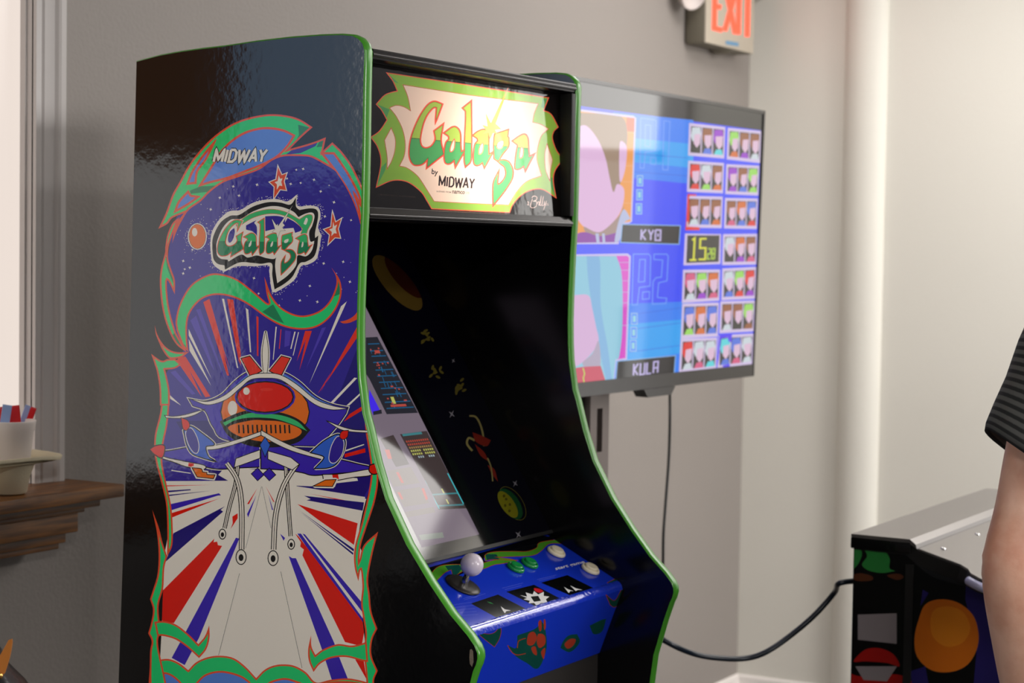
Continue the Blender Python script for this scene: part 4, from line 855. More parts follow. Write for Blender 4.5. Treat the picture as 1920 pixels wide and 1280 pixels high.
for (x0, y0, x1, y1) in ((620, 470, 770, 432), (870, 408, 1010, 375), (640, 480, 760, 450), (885, 416, 1000, 388), (345, 555, 500, 508), (340, 545, 470, 505)): a.stroke(xy(CPZ((x0, y0), (x1, y1))), .7, 'ltx', closed=False, smooth=False)
for i in range(5): a.stroke(xy(CPZ((270, 590+i*20), (400+i*12, 570+i*22))), .6, 'ltx', closed=False, smooth=False)
a.stroke(xy(CPZ((305, 508), (300, 535))), 1, 'ltx', closed=False, smooth=False); a.stroke(xy(CPZ((330, 512), (328, 540))), 1, 'ltx', closed=False, smooth=False)
cpt = a.build('control_panel', tmapc, m, cpm, CAB)
a = Art(); m = [topx(X_(CF0, xi)), topx(X_(CF0, xo)), topx(X_(CF1, xo)), topx(X_(CF1, xi))]
a.poly(m, 'blue')
for P in (CPZ((440, 790, 1), (540, 800), (590, 760), (570, 690, 1), (610, 760), (600, 830), (565, 890, 1), (500, 840)), CPZ((1370, 520, 1), (1430, 560), (1480, 480, 1), (1520, 500), (1440, 600), (1400, 590, 1))):
    a.stroke(P, 1.8, 'red'); a.fill(P, 'dg')
FA = CPZ((660, 880, 1), (720, 900), (730, 810, 1), (860, 760), (900, 700, 1), (930, 760), (940, 900), (900, 1020), (860, 1050), (800, 1010), (720, 960)); a.fill(FA, 'dg')
for q in (((810, 800), (850, 785), (870, 830), (840, 880), (800, 870)), ((880, 800), (925, 810), (930, 870), (890, 900), (870, 860)), ((830, 900), (860, 890), (870, 950), (845, 940)), ((880, 720), (900, 700), (905, 760), (890, 780)), ((920, 700), (932, 700), (935, 750), (922, 770)), ((900, 930), (930, 900), (920, 980))): a.fill(CPZ(*q), 'red')
a.stroke(CPZ((660, 880), (690, 930), (730, 950), (790, 940)), 1.6, 'red', closed=False); a.stroke(CPZ((730, 900), (740, 850), (790, 830)), 1.6, 'red', closed=False)
a.fill(CPZ((1040, 900, 1), (1060, 850), (1100, 810), (1160, 800, 1), (1180, 850), (1150, 900), (1100, 930)), 'dg'); a.fill(CPZ((1070, 870), (1110, 835), (1150, 840), (1130, 885), (1090, 905)), 'red'); a.fill(CPZ((1250, 740, 1), (1330, 700), (1370, 690, 1), (1340, 780), (1280, 800)), 'dg')
cpf = a.build('control_panel_front', fmapc, m, cpm, CAB)
# rounded nose between them and closed ends
NOSE = []
c0, c1 = CP_F, CF0
for i in range(9):
    t = i/8; p = (1-t)**2*c0+2*t*(1-t)*V((0, .0960, .9838))+t*t*c1; NOSE.append(p)
vs_, fs = [], []
for p in NOSE: vs_ += [X_(p, xi), X_(p, xo)]
for i in range(8): fs.append((2*i, 2*i+1, 2*i+3, 2*i+2))
o = pydata('control_panel_nose', vs_, fs, mat('panel_blue_overlay', rgb(22, 52, 190), .06, bump=(120, .55, .003, 3), coat=1), CAB, smooth=True)
flatp('control_panel_base', [X_(CP_B+V((0, 0, -.004)), xi), X_(CP_F+V((0, 0.004, -.004)), xi), X_(CF0+V((0, .006, 0)), xi), X_(CF1+V((0, .006, 0)), xi), V((xi, .243, .861))], blackmatte, CAB, V((xo-xi, 0, 0)))
# joystick and buttons
jp = tmapc(867, 1098); Mj = frame_at(jp, cn)
J = empty('joystick', (0, 0, 0), None, None); J.parent = CAB; J.name = 'joystick'
bm = bmesh.new(); lathe(bm, [(0, .0005), (.0275, .0005), (.0288, .0015), (.0285, .003), (.02, .0045), (0, .005)], Mj, 36); frombm('dust_washer', bm, darkmetal, J, smooth=True)
bm = bmesh.new(); lathe(bm, [(.006, .004), (.006, .012), (.0045, .016), (.0045, .03), (0, .03)], Mj, 16); frombm('joystick_shaft', bm, chrome, J, smooth=True)
bm = bmesh.new(); r = .0178; lathe(bm, [(max(r*sin(pi*i/20), 0), .038-r*cos(pi*i/20)) for i in range(21)], Mj, 32); tag(frombm('ball_top', bm, mat('white_ball_plastic', rgb(205, 195, 208), .22), J, smooth=True), 'white round ball top')
wb, gb = mat('cream_button_plastic', rgb(226, 216, 190), .3), mat('green_button_plastic', rgb(18, 130, 62), .2)
for (px, py, mm, sc, lb) in ((1042, 1037, wb, 1, 'cream start button'), (1106, 1069, wb, 1, 'cream start button'), (966, 1066, gb, .93, 'green fire button'), (992, 1058, gb, .93, 'green fire button')):
    Mb = frame_at(tmapc(px, py), cn) @ Matrix.Scale(sc, 4)
    bm = bmesh.new(); lathe(bm, [(0, .0003), (.0158, .0003), (.0166, .002), (.0160, .0045), (.0145, .0062), (.0128, .0060), (.0122, .004), (0, .004)], Mb, 32); bb = frombm('push_button', bm, mm, CAB, smooth=True); bb['label'] = lb
    bm = bmesh.new(); lathe(bm, [(.0113, .0042), (.0113, .0088), (.0105, .0096), (.006, .0090), (0, .0087)], Mb, 32); frombm('plunger', bm, mm, bb, smooth=True)
# chipped bare-wood mark at the knee
chip = [onax(x, y, 0, -.0009) for x, y in ((881, 1218), (884, 1216), (887, 1220), (888, 1240), (885, 1250), (881, 1244), (880, 1232))]
pydata('chipped_edge', chip, [tuple(range(len(chip)))], mat('bare_wood_chip', rgb(120, 108, 92), .8, bump=(400, .8, .002)), SIDE)
adopt(CAB)
for c in list(CAB.children): pass

# ================================================================== TELEVISION ON ITS STAND
TVT, TVB = V((0, .5, 1.890)), V((0, .5155, 1.240))
tvd = (TVT-TVB).normalized(); tvn = V((0, -tvd.z, tvd.y))
TX0, TX1 = 1.13, 2.163
tvmap = lambda x, y: onp(x, y, TVB+tvn*.0004, tvn)
def tvp(x, h, off=0): return V((x, 0, 0))+TVB+tvd*h+tvn*off
HT = (TVT-TVB).length
TV = empty('television', (1.6, .55, 1.24), 'large flat television showing a blue fighter selection screen, behind the arcade cabinet', 'television')
bm = bmesh.new()
prism(bm, [tvp(TX0, 0, -.004), tvp(TX1, 0, -.004), tvp(TX1, HT, -.004), tvp(TX0, HT, -.004)], -tvn*.024)
prism(bm, [tvp(TX0+.18, .06, -.028), tvp(TX1-.18, .06, -.028), tvp(TX1-.18, HT*.62, -.028), tvp(TX0+.18, HT*.62, -.028)], -tvn*.03)
frombm('tv_body', bm, blackmatte, TV)
bm = bmesh.new()
def bar(x0, x1, h0, h1, t=.003):
    prism(bm, [tvp(x0, h0, t), tvp(x1, h0, t), tvp(x1, h1, t), tvp(x0, h1, t)], -tvn*(t+.028))
bar(TX0, TX1, 0, .030); bar(TX0, TX1, HT-.008, HT); bar(TX0, TX0+.008, .0, HT); bar(TX1-.008, TX1, 0, HT)
tvbez = mat('tv_bezel_plastic', rgb(30, 27, 27), .2)
frombm('tv_bezel', bm, tvbez, TV)
bm = bmesh.new(); prism(bm, [tvp(x, h, .008) for x, h in ((1.56, -.018), (1.68, -.018), (1.70, .0), (1.54, 0))], -tvn*.03); frombm('sensor_bump', bm, tvbez, TV)
pt = onax(1218, 737, 1, .51)
a = Art(); 
ZV = Z(1060, 140, 4); ZW = Z(1060, 440, 3.765); ZX = Z(1260, 200, 4.922); ZY = Z(1260, 440, 4.572); ZU = Z(1080, 440, 4)
a.poly([(1000, 120), (1460, 120), (1460, 780), (1000, 780)], 'off')
PIC = [(1000, 176), (1093, 198), (1285, 227), (1427, 242), (1413, 682), (1250, 705), (1084, 728), (1000, 742)]
PIC = [(1000, 185.5), (1093, 199.5), (1426.5, 244.5), (1412, 683), (1086, 727.5), (1000, 739)]
a.poly(PIC, 'blue')
BKG = {'blue', 'mid', 'cyan'}
a.poly([(1150, 300), (1300, 315), (1300, 345), (1150, 330)], 'mid'); a.poly([(1150, 255), (1300, 270), (1300, 315), (1150, 300)], 'cyan'); a.poly([(1150, 210), (1300, 225), (1300, 270), (1150, 255)], 'mid')
a.poly([(1150, 570), (1290, 565), (1290, 720), (1150, 740)], 'mid'); a.poly([(1150, 610), (1290, 598), (1290, 660), (1150, 680)], 'cyan')
for y in (288, 322): a.stroke([(1190, y), (1290, y+8)], 1, 'dkb', BKG, False, smooth=False)
for y in (590, 618, 660): a.stroke([(1180, y), (1285, y-14)], 1, 'dkb', BKG, False, smooth=False)
# upper portrait: plain stand-in figure
P1 = ZV((0, 245, 1), (130, 262, 1), (510, 308, 1), (532, 325, 1), (500, 1100, 1), (480, 1115, 1), (420, 1120, 1), (400, 1270, 1), (0, 1270, 1)); a.poly(xy(P1), 'frame')
Q1 = ZV((0, 258, 1), (130, 275, 1), (520, 325, 1), (490, 1100, 1), (430, 1110, 1), (395, 1255, 1), (0, 1262, 1)); a.poly(xy(Q1), 'org1')
a.poly(xy(ZV((460, 318), (520, 325), (517, 430), (455, 422))), 'org2')
for v in (430, 545, 680, 800, 960): a.stroke(xy(ZV((380, v), (520, v+5))), .8, 'peach', {'org1'}, False, smooth=False)
onl = {'org1', 'org2', 'peach'}
a.fill(ZV((0, 285, 1), (120, 285, 1), (300, 295), (430, 320), (465, 420), (460, 560), (440, 700), (400, 850), (340, 900), (0, 900, 1)), 'hair', onl)
a.fill(ZV((0, 460, 1), (60, 420), (150, 380), (240, 480), (300, 620), (330, 760), (360, 880), (390, 820), (440, 860), (430, 980), (380, 1080), (260, 1180), (140, 1140), (60, 1040), (0, 1000, 1)), 'skin', onl | {'hair'})
a.fill(ZV((408, 520), (440, 510), (462, 560), (450, 700), (420, 800), (405, 760)), 'skin', onl | {'hair'})
a.fill(ZV((140, 1140), (260, 1180), (400, 1060), (440, 980), (400, 1160), (300, 1210), (180, 1205)), 'shad', onl | {'skin', 'hair'})
a.fill(ZV((60, 1262, 1), (80, 1200), (150, 1180), (260, 1210), (400, 1180, 1), (395, 1262, 1)), 'mauve', onl | {'skin', 'shad', 'hair'})
a.poly(xy(ZV((225, 1190), (250, 1190), (258, 1262), (235, 1262))), 'pale'); a.poly(xy(ZV((275, 1190), (295, 1190), (300, 1262), (280, 1262))), 'pale')
a.fill(ZV((400, 1100), (440, 1010), (490, 1080, 1), (440, 1115), (410, 1240, 1), (370, 1250)), 'pale')
# lower portrait: plain stand-in figure
P2 = ZW((0, 140, 1), (440, 132, 1), (462, 150, 1), (435, 880, 1), (360, 890, 1), (345, 1030, 1), (0, 1095, 1)); a.poly(xy(P2), 'frame')
Q2 = ZW((0, 150, 1), (435, 148, 1), (450, 160, 1), (425, 870, 1), (355, 880, 1), (340, 1025, 1), (0, 1080, 1)); a.poly(xy(Q2), 'pink')
for v in (195, 250, 325, 405, 480, 640): a.stroke(xy(ZW((380, v), (455, v))), .9, 'pale', {'pink'}, False, smooth=False)
a.fill(ZW((0, 150, 1), (360, 150, 1), (395, 260), (405, 450), (400, 700), (380, 860), (360, 890), (345, 1030, 1), (0, 1080, 1)), 'aqua', {'pink', 'pale'})
a.fill(ZW((150, 150, 1), (240, 160), (250, 500), (300, 800), (330, 1030, 1), (290, 1030, 1), (230, 760), (190, 520), (160, 300)), 'aqu2', {'aqua'})
a.fill(ZW((0, 440, 1), (80, 425), (165, 430), (190, 520), (215, 640), (235, 750), (190, 830), (120, 900), (70, 930), (0, 940, 1)), 'skin2', {'aqua', 'aqu2'})
a.fill(ZW((120, 905), (190, 840), (235, 750), (245, 930), (170, 950)), 'shad2', {'aqua', 'aqu2', 'skin2'})
a.fill(ZW((0, 960, 1), (100, 935), (250, 925, 1), (285, 1035, 1), (100, 1060, 1), (0, 1080, 1)), 'rose', {'aqua', 'aqu2', 'skin2', 'shad2', 'pink'})
a.stroke(xy(ZW((125, 940), (135, 980), (128, 1010), (135, 1052))), 2, 'lime', {'rose'}, False)
# name plates and their lettering
for q, nm, quad in ((ZV((430, 1125), (860, 1135), (850, 1268), (418, 1255)), 'KYO', ZV((566, 1152), (725, 1158), (722, 1250), (562, 1245))), (ZW((370, 895), (775, 855), (765, 985), (358, 1030)), 'KULA', ZW((480, 905), (668, 885), (662, 978), (476, 1000)))):
    c = xy(q); a.stroke(c, 3.2, 'cyanl', smooth=False); a.poly(c, 'gry'); Q = xy(quad)
    n_ = len(nm); G = {'K': [[(0, 0), (0, 1)], [(.9, 0), (.1, .5), (.9, 1)]], 'Y': [[(0, 0), (.5, .5), (1, 0)], [(.5, .5), (.5, 1)]], 'O': [[(0, 0), (1, 0), (1, 1), (0, 1), (0, 0)], [(.5, .35), (.5, .65)]],
                       'U': [[(0, 0), (0, 1), (.9, 1), (.9, 0)]], 'L': [[(0, 0), (0, 1), (.9, 1)]], 'A': [[(0, 1), (0, 0), (.9, 0), (.9, 1)], [(0, .55), (.9, .55)]]}
    for i, ch in enumerate(nm):
        for ln in G[ch]:
            a.stroke([bil(Q, (i+.1+p[0]*.72)/n_, .08+p[1]*.84) for p in ln], 3.0, 'lilac', closed=False, smooth=False)
# P1 / P2 outline lettering
def outl(zf, L): a.stroke(xy(zf(*L)), 1.5, 'lnb', BKG, True, smooth=False)
outl(ZU, [(430, 145), (545, 145), (560, 160), (555, 385), (475, 395), (460, 525), (420, 528)]); outl(ZU, [(478, 185), (520, 185), (515, 350), (468, 355)]); outl(ZU, [(500, 430), (552, 425), (550, 480), (498, 484)])
outl(ZU, [(585, 145), (680, 145), (692, 160), (682, 345), (620, 360), (610, 470), (680, 475), (675, 515), (572, 520), (578, 350), (600, 322), (640, 318), (650, 190), (585, 185)])
outl(ZV, [(565, 325), (670, 338), (682, 350), (675, 570), (600, 580), (590, 700), (560, 700)]); outl(ZV, [(600, 375), (640, 380), (636, 540), (598, 535)]); outl(ZV, [(740, 345), (785, 350), (770, 715), (730, 712)]); outl(ZV, [(640, 620), (680, 625), (678, 675), (638, 670)])
for zf, cx, ys, dx in ((ZV, 560, (795, 900, 1005), -4), (ZW, 487, (593, 690, 783), -4)):
    for i, y in enumerate(ys):
        P = lambda h, k: [(cx+dx*i-h, y-k), (cx+dx*i+h, y-k), (cx+dx*i+h, y+k), (cx+dx*i-h, y+k)]
        a.poly(xy(zf(*P(24, 42))), 'cyanl'); a.poly(xy(zf(*P(17, 34))), 'mid'); a.poly(xy(zf(*P(10, 22))), 'mint')
# grid of small portraits: plain coloured figures
LBX = [(1291, 231, 1357, 297), (1363, 241, 1425, 303), (1289, 303, 1354, 360), (1361, 310, 1422, 363), (1287, 367, 1352, 426), (1359, 372, 1420, 427)]
def cell(tl, tr, br, bl, cols):
    q = (tl, tr, br, bl); a.poly(list(q), 'cellf')
    for k in range(3):
        u0, u1 = .06+k*.31, .06+k*.31+.28
        hair, skin, top = cols[k]
        a.quad(q, u0, .09, u1, .9, 'celld'); sh = random.uniform(-.02, .03)
        a.poly([bil(q, *p) for p in ((u0+.03, .12), (u1-.03, .1), (u1, .3), (u1-.02, .5), (u0+.05, .55), (u0, .4))], hair)
        a.poly([bil(q, *p) for p in ((u0+.08+sh, .33), (u1-.02, .3), (u1-.02, .6), (u0+.17, .74), (u0+.08, .6))], skin)
        a.poly([bil(q, *p) for p in ((u0+.03, .9), (u0+.09, .74), (u1-.04, .72), (u1, .9))], top)
hs = {'p': 'c_pur', 'b': 'c_brn', 'w': 'c_pal', 'r': 'c_red', 'o': 'c_org', 'g': 'c_grn', 'u': 'c_blu', 'k': 'c_pnk', 't': 'c_teal', 'd': 'c_drk'}
rowsL = [('wkp', 'dup', 'wbu'), None]
SP = [('w', 'b', 'p', 'd', 'u', 't'), ('g', 'b', 'b', 'o', 'p', 'w'), ('r', 'w', 'b', 'r', 'g', 'o'), ('p', 'b', 'g', 'p', 'u', 'g'), ('b', 'b', 'b', 'w', 'u', 'o'), ('b', 'o', 'u', 'k', 'u', 'r'), None, ('w', 'o', 'b', 'd', 'p', 'k'),
      ('k', 'g', 'o', 'w', 'p', 'k'), ('w', 'g', 'r', 'u', 'r', 'p'), ('u', 'o', 'u', 'g', 'o', 'u'), ('b', 'b', 'g', 'w', 'd', 'b'), ('r', 'w', 'w', 'w', 'k', 't'), ('t', 'u', 'w', 'u', 'k', 'w')]
CELLS = [ZX((158, 150), (492, 188), (482, 478), (148, 450)), ZX((515, 195), (822, 225), (812, 520), (505, 485)), ZX((150, 498), (480, 520), (470, 798), (138, 785)), ZX((502, 530), (805, 545), (795, 820), (492, 805)),
         ZX((140, 822), (468, 830), (458, 1120), (128, 1115)), ZX((490, 842), (792, 848), (782, 1128), (480, 1122)), None, ZY((438, -5), (730, -8), (722, 255), (430, 260)),
         ZY((95, 300), (412, 298), (405, 565), (85, 585)), ZY((432, 290), (722, 275), (712, 548), (424, 562)), ZY((88, 590), (402, 580), (392, 872), (75, 890)), ZY((415, 570), (712, 562), (700, 828), (405, 845)),
         ZY((75, 890), (388, 880), (378, 1150), (60, 1190)), ZY((398, 862), (700, 845), (690, 1110), (388, 1150))]
for C_, s_ in zip(CELLS, SP):
    if not C_: continue
    cell(*xy(C_), [(hs[s_[k]], 'c_skin', hs[s_[k+3]]) for k in range(3)])
a.poly(xy(ZX((145, 805), (225, 808), (225, 822), (160, 822), (160, 1030), (148, 1135), (125, 1135))), 'c_red'); a.poly(xy(ZX((125, 1105), (255, 1112), (255, 1140), (122, 1140))), 'c_red'); a.stroke(xy(ZX((142, 1060), (142, 1110))), 2, 'c_pal', closed=False, smooth=False)
a.poly(xy(ZY((405, 862), (470, 850), (475, 880), (420, 890), (400, 1060), (385, 1150))), 'vio'); a.poly(xy(ZY((435, 1120), (495, 1105), (495, 1140), (435, 1150))), 'vio'); a.poly(xy(ZY((470, 855), (515, 850), (510, 920), (485, 915))), 'vio')
TM = xy(ZY((112, -10), (420, -5), (415, 250), (98, 262))); a.poly(TM, 'cellf'); a.poly(xy(ZY((132, 5), (408, 5), (400, 232), (122, 242))), 'celld')
TQ = xy(ZY((160, 30), (300, 25), (290, 220), (150, 222)))
for L in ([(.1, .08), (.25, .0), (.25, .95)], [(0, .97), (.42, .97)], [(.98, .04), (.6, .04), (.6, .45), (.95, .45), (.95, .95), (.55, .95)]): a.stroke([bil(TQ, *p) for p in L], 3.4, 'yell', closed=False, smooth=False)
TQ = xy(ZY((305, 120), (372, 118), (366, 205), (300, 208)))
for L in ([(.05, 0), (.4, 0), (.4, .5), (.05, .5), (.05, 1), (.4, 1)], [(.6, 0), (.95, 0), (.95, 1), (.6, 1), (.6, 0)], [(.6, .5), (.95, .5)]): a.stroke([bil(TQ, *p) for p in L], 2.2, 'lime', closed=False, smooth=False)
# tiny marks below the picture
for x0, y0, w_ in ((1191, 717, 4), (1202, 716, 26), (1256, 708, 7), (1332, 695, 40), (1384, 690, 14)):
    for i in range(int(w_/2.6)+1): a.poly([(x0+i*2.6, y0-i*.3-1.5), (x0+i*2.6+1.8, y0-i*.3-1.5), (x0+i*2.6+1.8, y0-i*.3+1.5), (x0+i*2.6, y0-i*.3+1.5)], 'cyanl')
def wpx(P):
    d = P-CAM; z_ = d.dot(Fw); return (960+FPX*d.dot(Rt)/z_, 640-FPX*d.dot(Up)/z_)
tmask = [wpx(tvp(TX0+.008, HT-.008)), wpx(tvp(TX1-.008, HT-.008)), wpx(tvp(TX1-.008, .030)), wpx(tvp(TX0+.008, .030))]
TVC = {'off': (24, 22, 22), 'blue': (66, 82, 240), 'mid': (62, 128, 236), 'cyan': (60, 160, 236), 'dkb': (58, 96, 214), 'frame': (206, 200, 238), 'org1': (238, 168, 110), 'org2': (226, 128, 104), 'peach': (240, 190, 150), 'hair': (168, 148, 132), 'skin': (226, 190, 224), 'shad': (176, 156, 150), 'mauve': (156, 104, 176),
       'pale': (190, 196, 226), 'pink': (222, 110, 206), 'aqua': (152, 202, 222), 'aqu2': (140, 184, 222), 'skin2': (214, 180, 216), 'shad2': (180, 170, 190), 'rose': (204, 62, 118), 'lime': (176, 208, 70), 'cyanl': (160, 196, 238), 'gry': (66, 60, 58), 'lilac': (200, 190, 232), 'lnb': (110, 158, 242),
       'mint': (160, 214, 226), 'cellf': (204, 188, 222), 'celld': (50, 46, 44), 'c_pur': (150, 60, 196), 'c_brn': (146, 92, 66), 'c_pal': (196, 206, 214), 'c_red': (216, 52, 56), 'c_org': (206, 108, 56), 'c_grn': (150, 210, 96), 'c_blu': (86, 116, 214), 'c_pnk': (206, 90, 130), 'c_teal': (92, 206, 214), 'c_drk': (50, 42, 48), 'c_skin': (214, 182, 206), 'vio': (84, 62, 232), 'yell': (216, 216, 62)}
LEFTC = {'frame', 'org1', 'org2', 'peach', 'hair', 'skin', 'shad', 'mauve', 'pale', 'pink', 'aqua', 'aqu2', 'skin2', 'shad2', 'rose', 'cyanl', 'gry', 'lilac', 'lnb', 'mint'}
def tvm(c):      # glass reflects the daylit door over the left half: emitted colour is what is left
    k = .02 if c == 'lnb' else .13 if c in ('org1', 'org2', 'peach', 'hair', 'skin', 'shad', 'mauve', 'pale') else .12 if c in LEFTC else .03
    e = tuple(max(lin(v)-k, .012) for v in TVC[c])+(1,)
    return mat('tv_'+c, rgb(10, 10, 10), .05, emit=e, es=1.0)
tag(a.build('tv_screen', tvmap, tmask, tvm, TV), 'lit screen with a portrait grid on a blue ground')
adopt(TV)
ST = empty('tv_stand', (1.6, .62, 0), 'dark grey metal floor stand with a slotted upright carrying the television', 'stand')
sx0, sx1 = onax(1104, 820, 1, .58).x, onax(1139, 820, 1, .58).x
post = mat('stand_grey_metal', rgb(104, 94, 90), .4, metal=.3)
bm = bmesh.new(); s0, s1 = .577, .594
u0, u1 = sx0, sx1; mid = (u0+u1)/2; hw_ = .013; zt, zb = 1.20, 1.105
bbox(bm, u0, mid-hw_, s0, s1, zb, zt); bbox(bm, mid+hw_, u1, s0, s1, zb, zt); bbox(bm, u0, u1, s0, s1, zt, 1.75); bbox(bm, u0, u1, s0, s1, .03, zb)
frombm('slotted_upright', bm, post, ST)
box('backing_strip', sx0-.03, sx1-.004, .5955, .60, .036, 1.7, blackmatte, ST)
box('cross_arm', sx0-.02, 1.86, .60, .628, 1.44, 1.50, post, ST, .003)
bm = bmesh.new(); bbox(bm, 1.22, 1.62, .42, .90, 0, .035, .01); frombm('floor_plate', bm, darkmetal, ST, angle=40)
adopt(ST)
# power cable hanging from the television
kp = [(1257, 690), (1256, 728), (1256, 790), (1254, 860), (1249, 930), (1244, 1000), (1243, 1060), (1240, 1150)]
path = [onax(x, y, 1, .60 if i else .56) for i, (x, y) in enumerate(kp)]
last = path[-1]; path += [V((last.x-.03, .64, .45)), V((last.x-.02, .72, .1)), V((last.x+.0, .85, .008)), V((last.x+.1, 1.08, .008))]
bm = bmesh.new(); tube(bm, catmull3(path, 6), .0034, 8)
tag(frombm('power_cable', bm, cable_black, smooth=True), 'thin black cable hanging straight down from the television', 'cable')

# ================================================================== PEDESTAL ARCADE CABINET
PZ = 1.0
pb = onax(1597, 1000, 2, PZ); X2 = pb.x; Y2 = pb.y; far = onax(1828, 914, 2, PZ); WX = far.x - X2
p1 = onax(1707, 1012, 0, X2)
print('pedestal', X2, Y2, WX, p1)
PED = empty('pedestal_arcade', (X2+WX/2, Y2-.3, 0), 'low black pedestal arcade machine with grey metal control deck, beside the standing person', 'arcade machine')
side = [onax(x, y, 0, X2) for x, y in ((1597, 1003), (1703, 1016), (1722, 1030), (1778, 1050), (1862, 1088))]
ss = [(p.y, p.z) for p in side]; print(ss)
yF = Y2-.52
body = [(Y2-.004, PZ-.004), (ss[1][0], ss[1][1]-.004), (ss[2][0], ss[2][1]-.002), (yF+.02, ss[4][1]-(ss[4][0]-yF)*.30), (yF+.02, .72), (yF+.1, .62), (yF+.1, .02), (Y2-.004, .02)]
bm = bmesh.new(); prism(bm, [V((X2+.002, y, z)) for y, z in body], (WX-.004, 0, 0)); frombm('cabinet_body', bm, blackmatte, PED)
# metal lid: flat strip with folded-down front and left lip
metal = mat('brushed_grey_metal', rgb(136, 132, 130), .34, metal=.75)
tq = [pb, V((X2, p1.y, PZ-.001)), V((X2, ss[2][0], ss[2][1]+.003))]
bm = bmesh.new()
prism(bm, [V((X2-.003, y, z)) for y, z in ((Y2, PZ), (p1.y, PZ-.0005), (p1.y-.012, PZ-.010), (p1.y-.014, PZ-.018), (p1.y, PZ-.009), (Y2, PZ-.006))], (WX+.006, 0, 0))
frombm('metal_lid', bm, metal, PED)
box('lid_edge', X2-.0035, X2+.01, p1.y-.002, Y2+.001, PZ-.028, PZ-.0062, blackgloss, PED, .002)
# sloping deck with rounded overhanging nose
dA = V((X2, p1.y-.015, PZ-.018)); dn_ = V((0, .26, .966)).normalized()
bt = onax(1785, 1041, 0, X2)
dt = V((0, -.966, .26*1)).normalized(); dt = V((0, -.966, -.26))
e1 = onp(1766, 1056, dA, V((0, -.26, .966)).normalized()); print('deck', dA, e1, bt)
dnn = V((0, -.26, .966)).normalized()
outline = [(X2+.004, 0), (X2+.004, .085), (X2-.01, .105), (X2-.035, .118), (X2-.048, .14), (X2-.05, .17), (X2-.05, .33), (X2-.03, .40), (X2+.05, .43), (X2+WX-.05, .43), (X2+WX+.03, .40), (X2+WX+.05, .33), (X2+WX+.05, .16), (X2+WX, .10), (X2+WX, 0)]
dk = [V((x, dA.y, dA.z))+dt*s for x, s in outline]
bm = bmesh.new(); prism(bm, dk, -dnn*.004); frombm('control_deck', bm, metal, PED)
bm = bmesh.new(); prism(bm, [p-dnn*.0045 for p in dk], -dnn*.022); frombm('deck_board', bm, blackmatte, PED)
bm = bmesh.new(); tube(bm, [p-dnn*.0145+V((-.001 if p.x < X2+WX/2 else .001, 0, 0)) for p in catmull3(dk[3:12], 4)], .0085, 10); frombm('deck_edging', bm, mat('white_led_edging', rgb(200, 200, 235), .3), PED, smooth=True)
for (px, py) in ((1769, 1029), (1833, 1002)):
    P = onp(px, py, dA, dnn); bm = bmesh.new(); lathe(bm, [(.006, 0), (.0058, .0015), (.003, .003), (0, .0033)], frame_at(P, dnn), 16); frombm('screw', bm, chrome, PED, smooth=True)
for i, (ux, us) in enumerate(((.25, .22), (.65, .22))):
    P = V((X2+ux*WX/.9, dA.y, dA.z))+dt*us; Mp = frame_at(P, dnn)
    bm = bmesh.new(); lathe(bm, [(.025, 0), (.02, .003), (.006, .004), (.0045, .03), (.0045, .045), (0, .045)], Mp, 20); r = .017; lathe(bm, [(r*sin(pi*k/12), .055-r*cos(pi*k/12)) for k in range(13)], Mp, 20); frombm('joystick', bm, darkmetal, PED, smooth=True)
    for k in range(6):
        Mb = frame_at(P+V((.09+.038*(k % 3), 0, 0))+dt*(-.02+.04*(k//3)), dnn); bm = bmesh.new(); lathe(bm, [(.0158, 0), (.016, .004), (.0125, .006), (.0115, .009), (0, .0092)], Mb, 20); frombm('push_button', bm, wb, PED, smooth=True)
# plain printed shapes on the side (blocks of the same colours)
a = Art(); ZP = Z(1560, 880, 3.2)
a.poly([(1570, 980), (1930, 980), (1930, 1320), (1570, 1320)], 'blk')
a.fill(ZP((118, 470, 1), (150, 455), (180, 500), (160, 560), (118, 610, 1)), 'grn'); a.fill(ZP((190, 470, 1), (300, 468, 1), (345, 530), (345, 590), (380, 608, 1), (300, 620), (220, 605), (180, 570), (210, 520)), 'grn')
a.fill(ZP((115, 640), (170, 622), (240, 640), (235, 665), (150, 668)), 'brn'); a.fill(ZP((330, 635), (400, 625), (430, 645), (390, 662)), 'brn')
a.fill(ZP((500, 540), (600, 470), (660, 520), (900, 620), (900, 720), (800, 700), (600, 640)), 'dgr')
a.poly(xy(ZP((805, 660), (1010, 700), (1060, 1290), (850, 1290), (870, 1060), (830, 900), (800, 780))), 'pur'); a.poly(xy(ZP((545, 720), (580, 740), (530, 820))), 'pur')
a.poly(xy(ZP((155, 870), (388, 862), (388, 1045), (155, 1020))), 'gry')
a.fill(ZP((130, 1150), (200, 1080), (290, 1072), (370, 1110), (405, 1180), (330, 1160), (200, 1150)), 'red'); a.fill(ZP((105, 1220, 1), (180, 1240), (400, 1230), (520, 1300, 1), (105, 1340, 1)), 'red')
a.poly(xy(ZP((140, 1180), (390, 1180), (330, 1270), (190, 1262))), 'gry')
a.fill(ZP((520, 900), (560, 810), (650, 778), (760, 800), (850, 880), (880, 1000), (860, 1100), (800, 1180), (700, 1215), (590, 1200), (510, 1120), (495, 1010)), 'or1')
a.fill(ZP((600, 860), (680, 820), (780, 850), (830, 950), (780, 1040), (680, 1060), (600, 990)), 'or2', {'or1'})
a.poly(xy(ZP((470, 1210), (560, 1180), (580, 1290), (480, 1290))), 'pur')
pm = [wpx(V((X2, y, z))) for y, z in ((Y2-.006, PZ-.030), (ss[1][0]+.004, PZ-.032), (ss[2][0], PZ-.05), (dA.y-.10, dA.z-.06), (yF+.03, dA.z-.15), (yF+.03, .72), (yF+.11, .62), (Y2-.006, .6))]
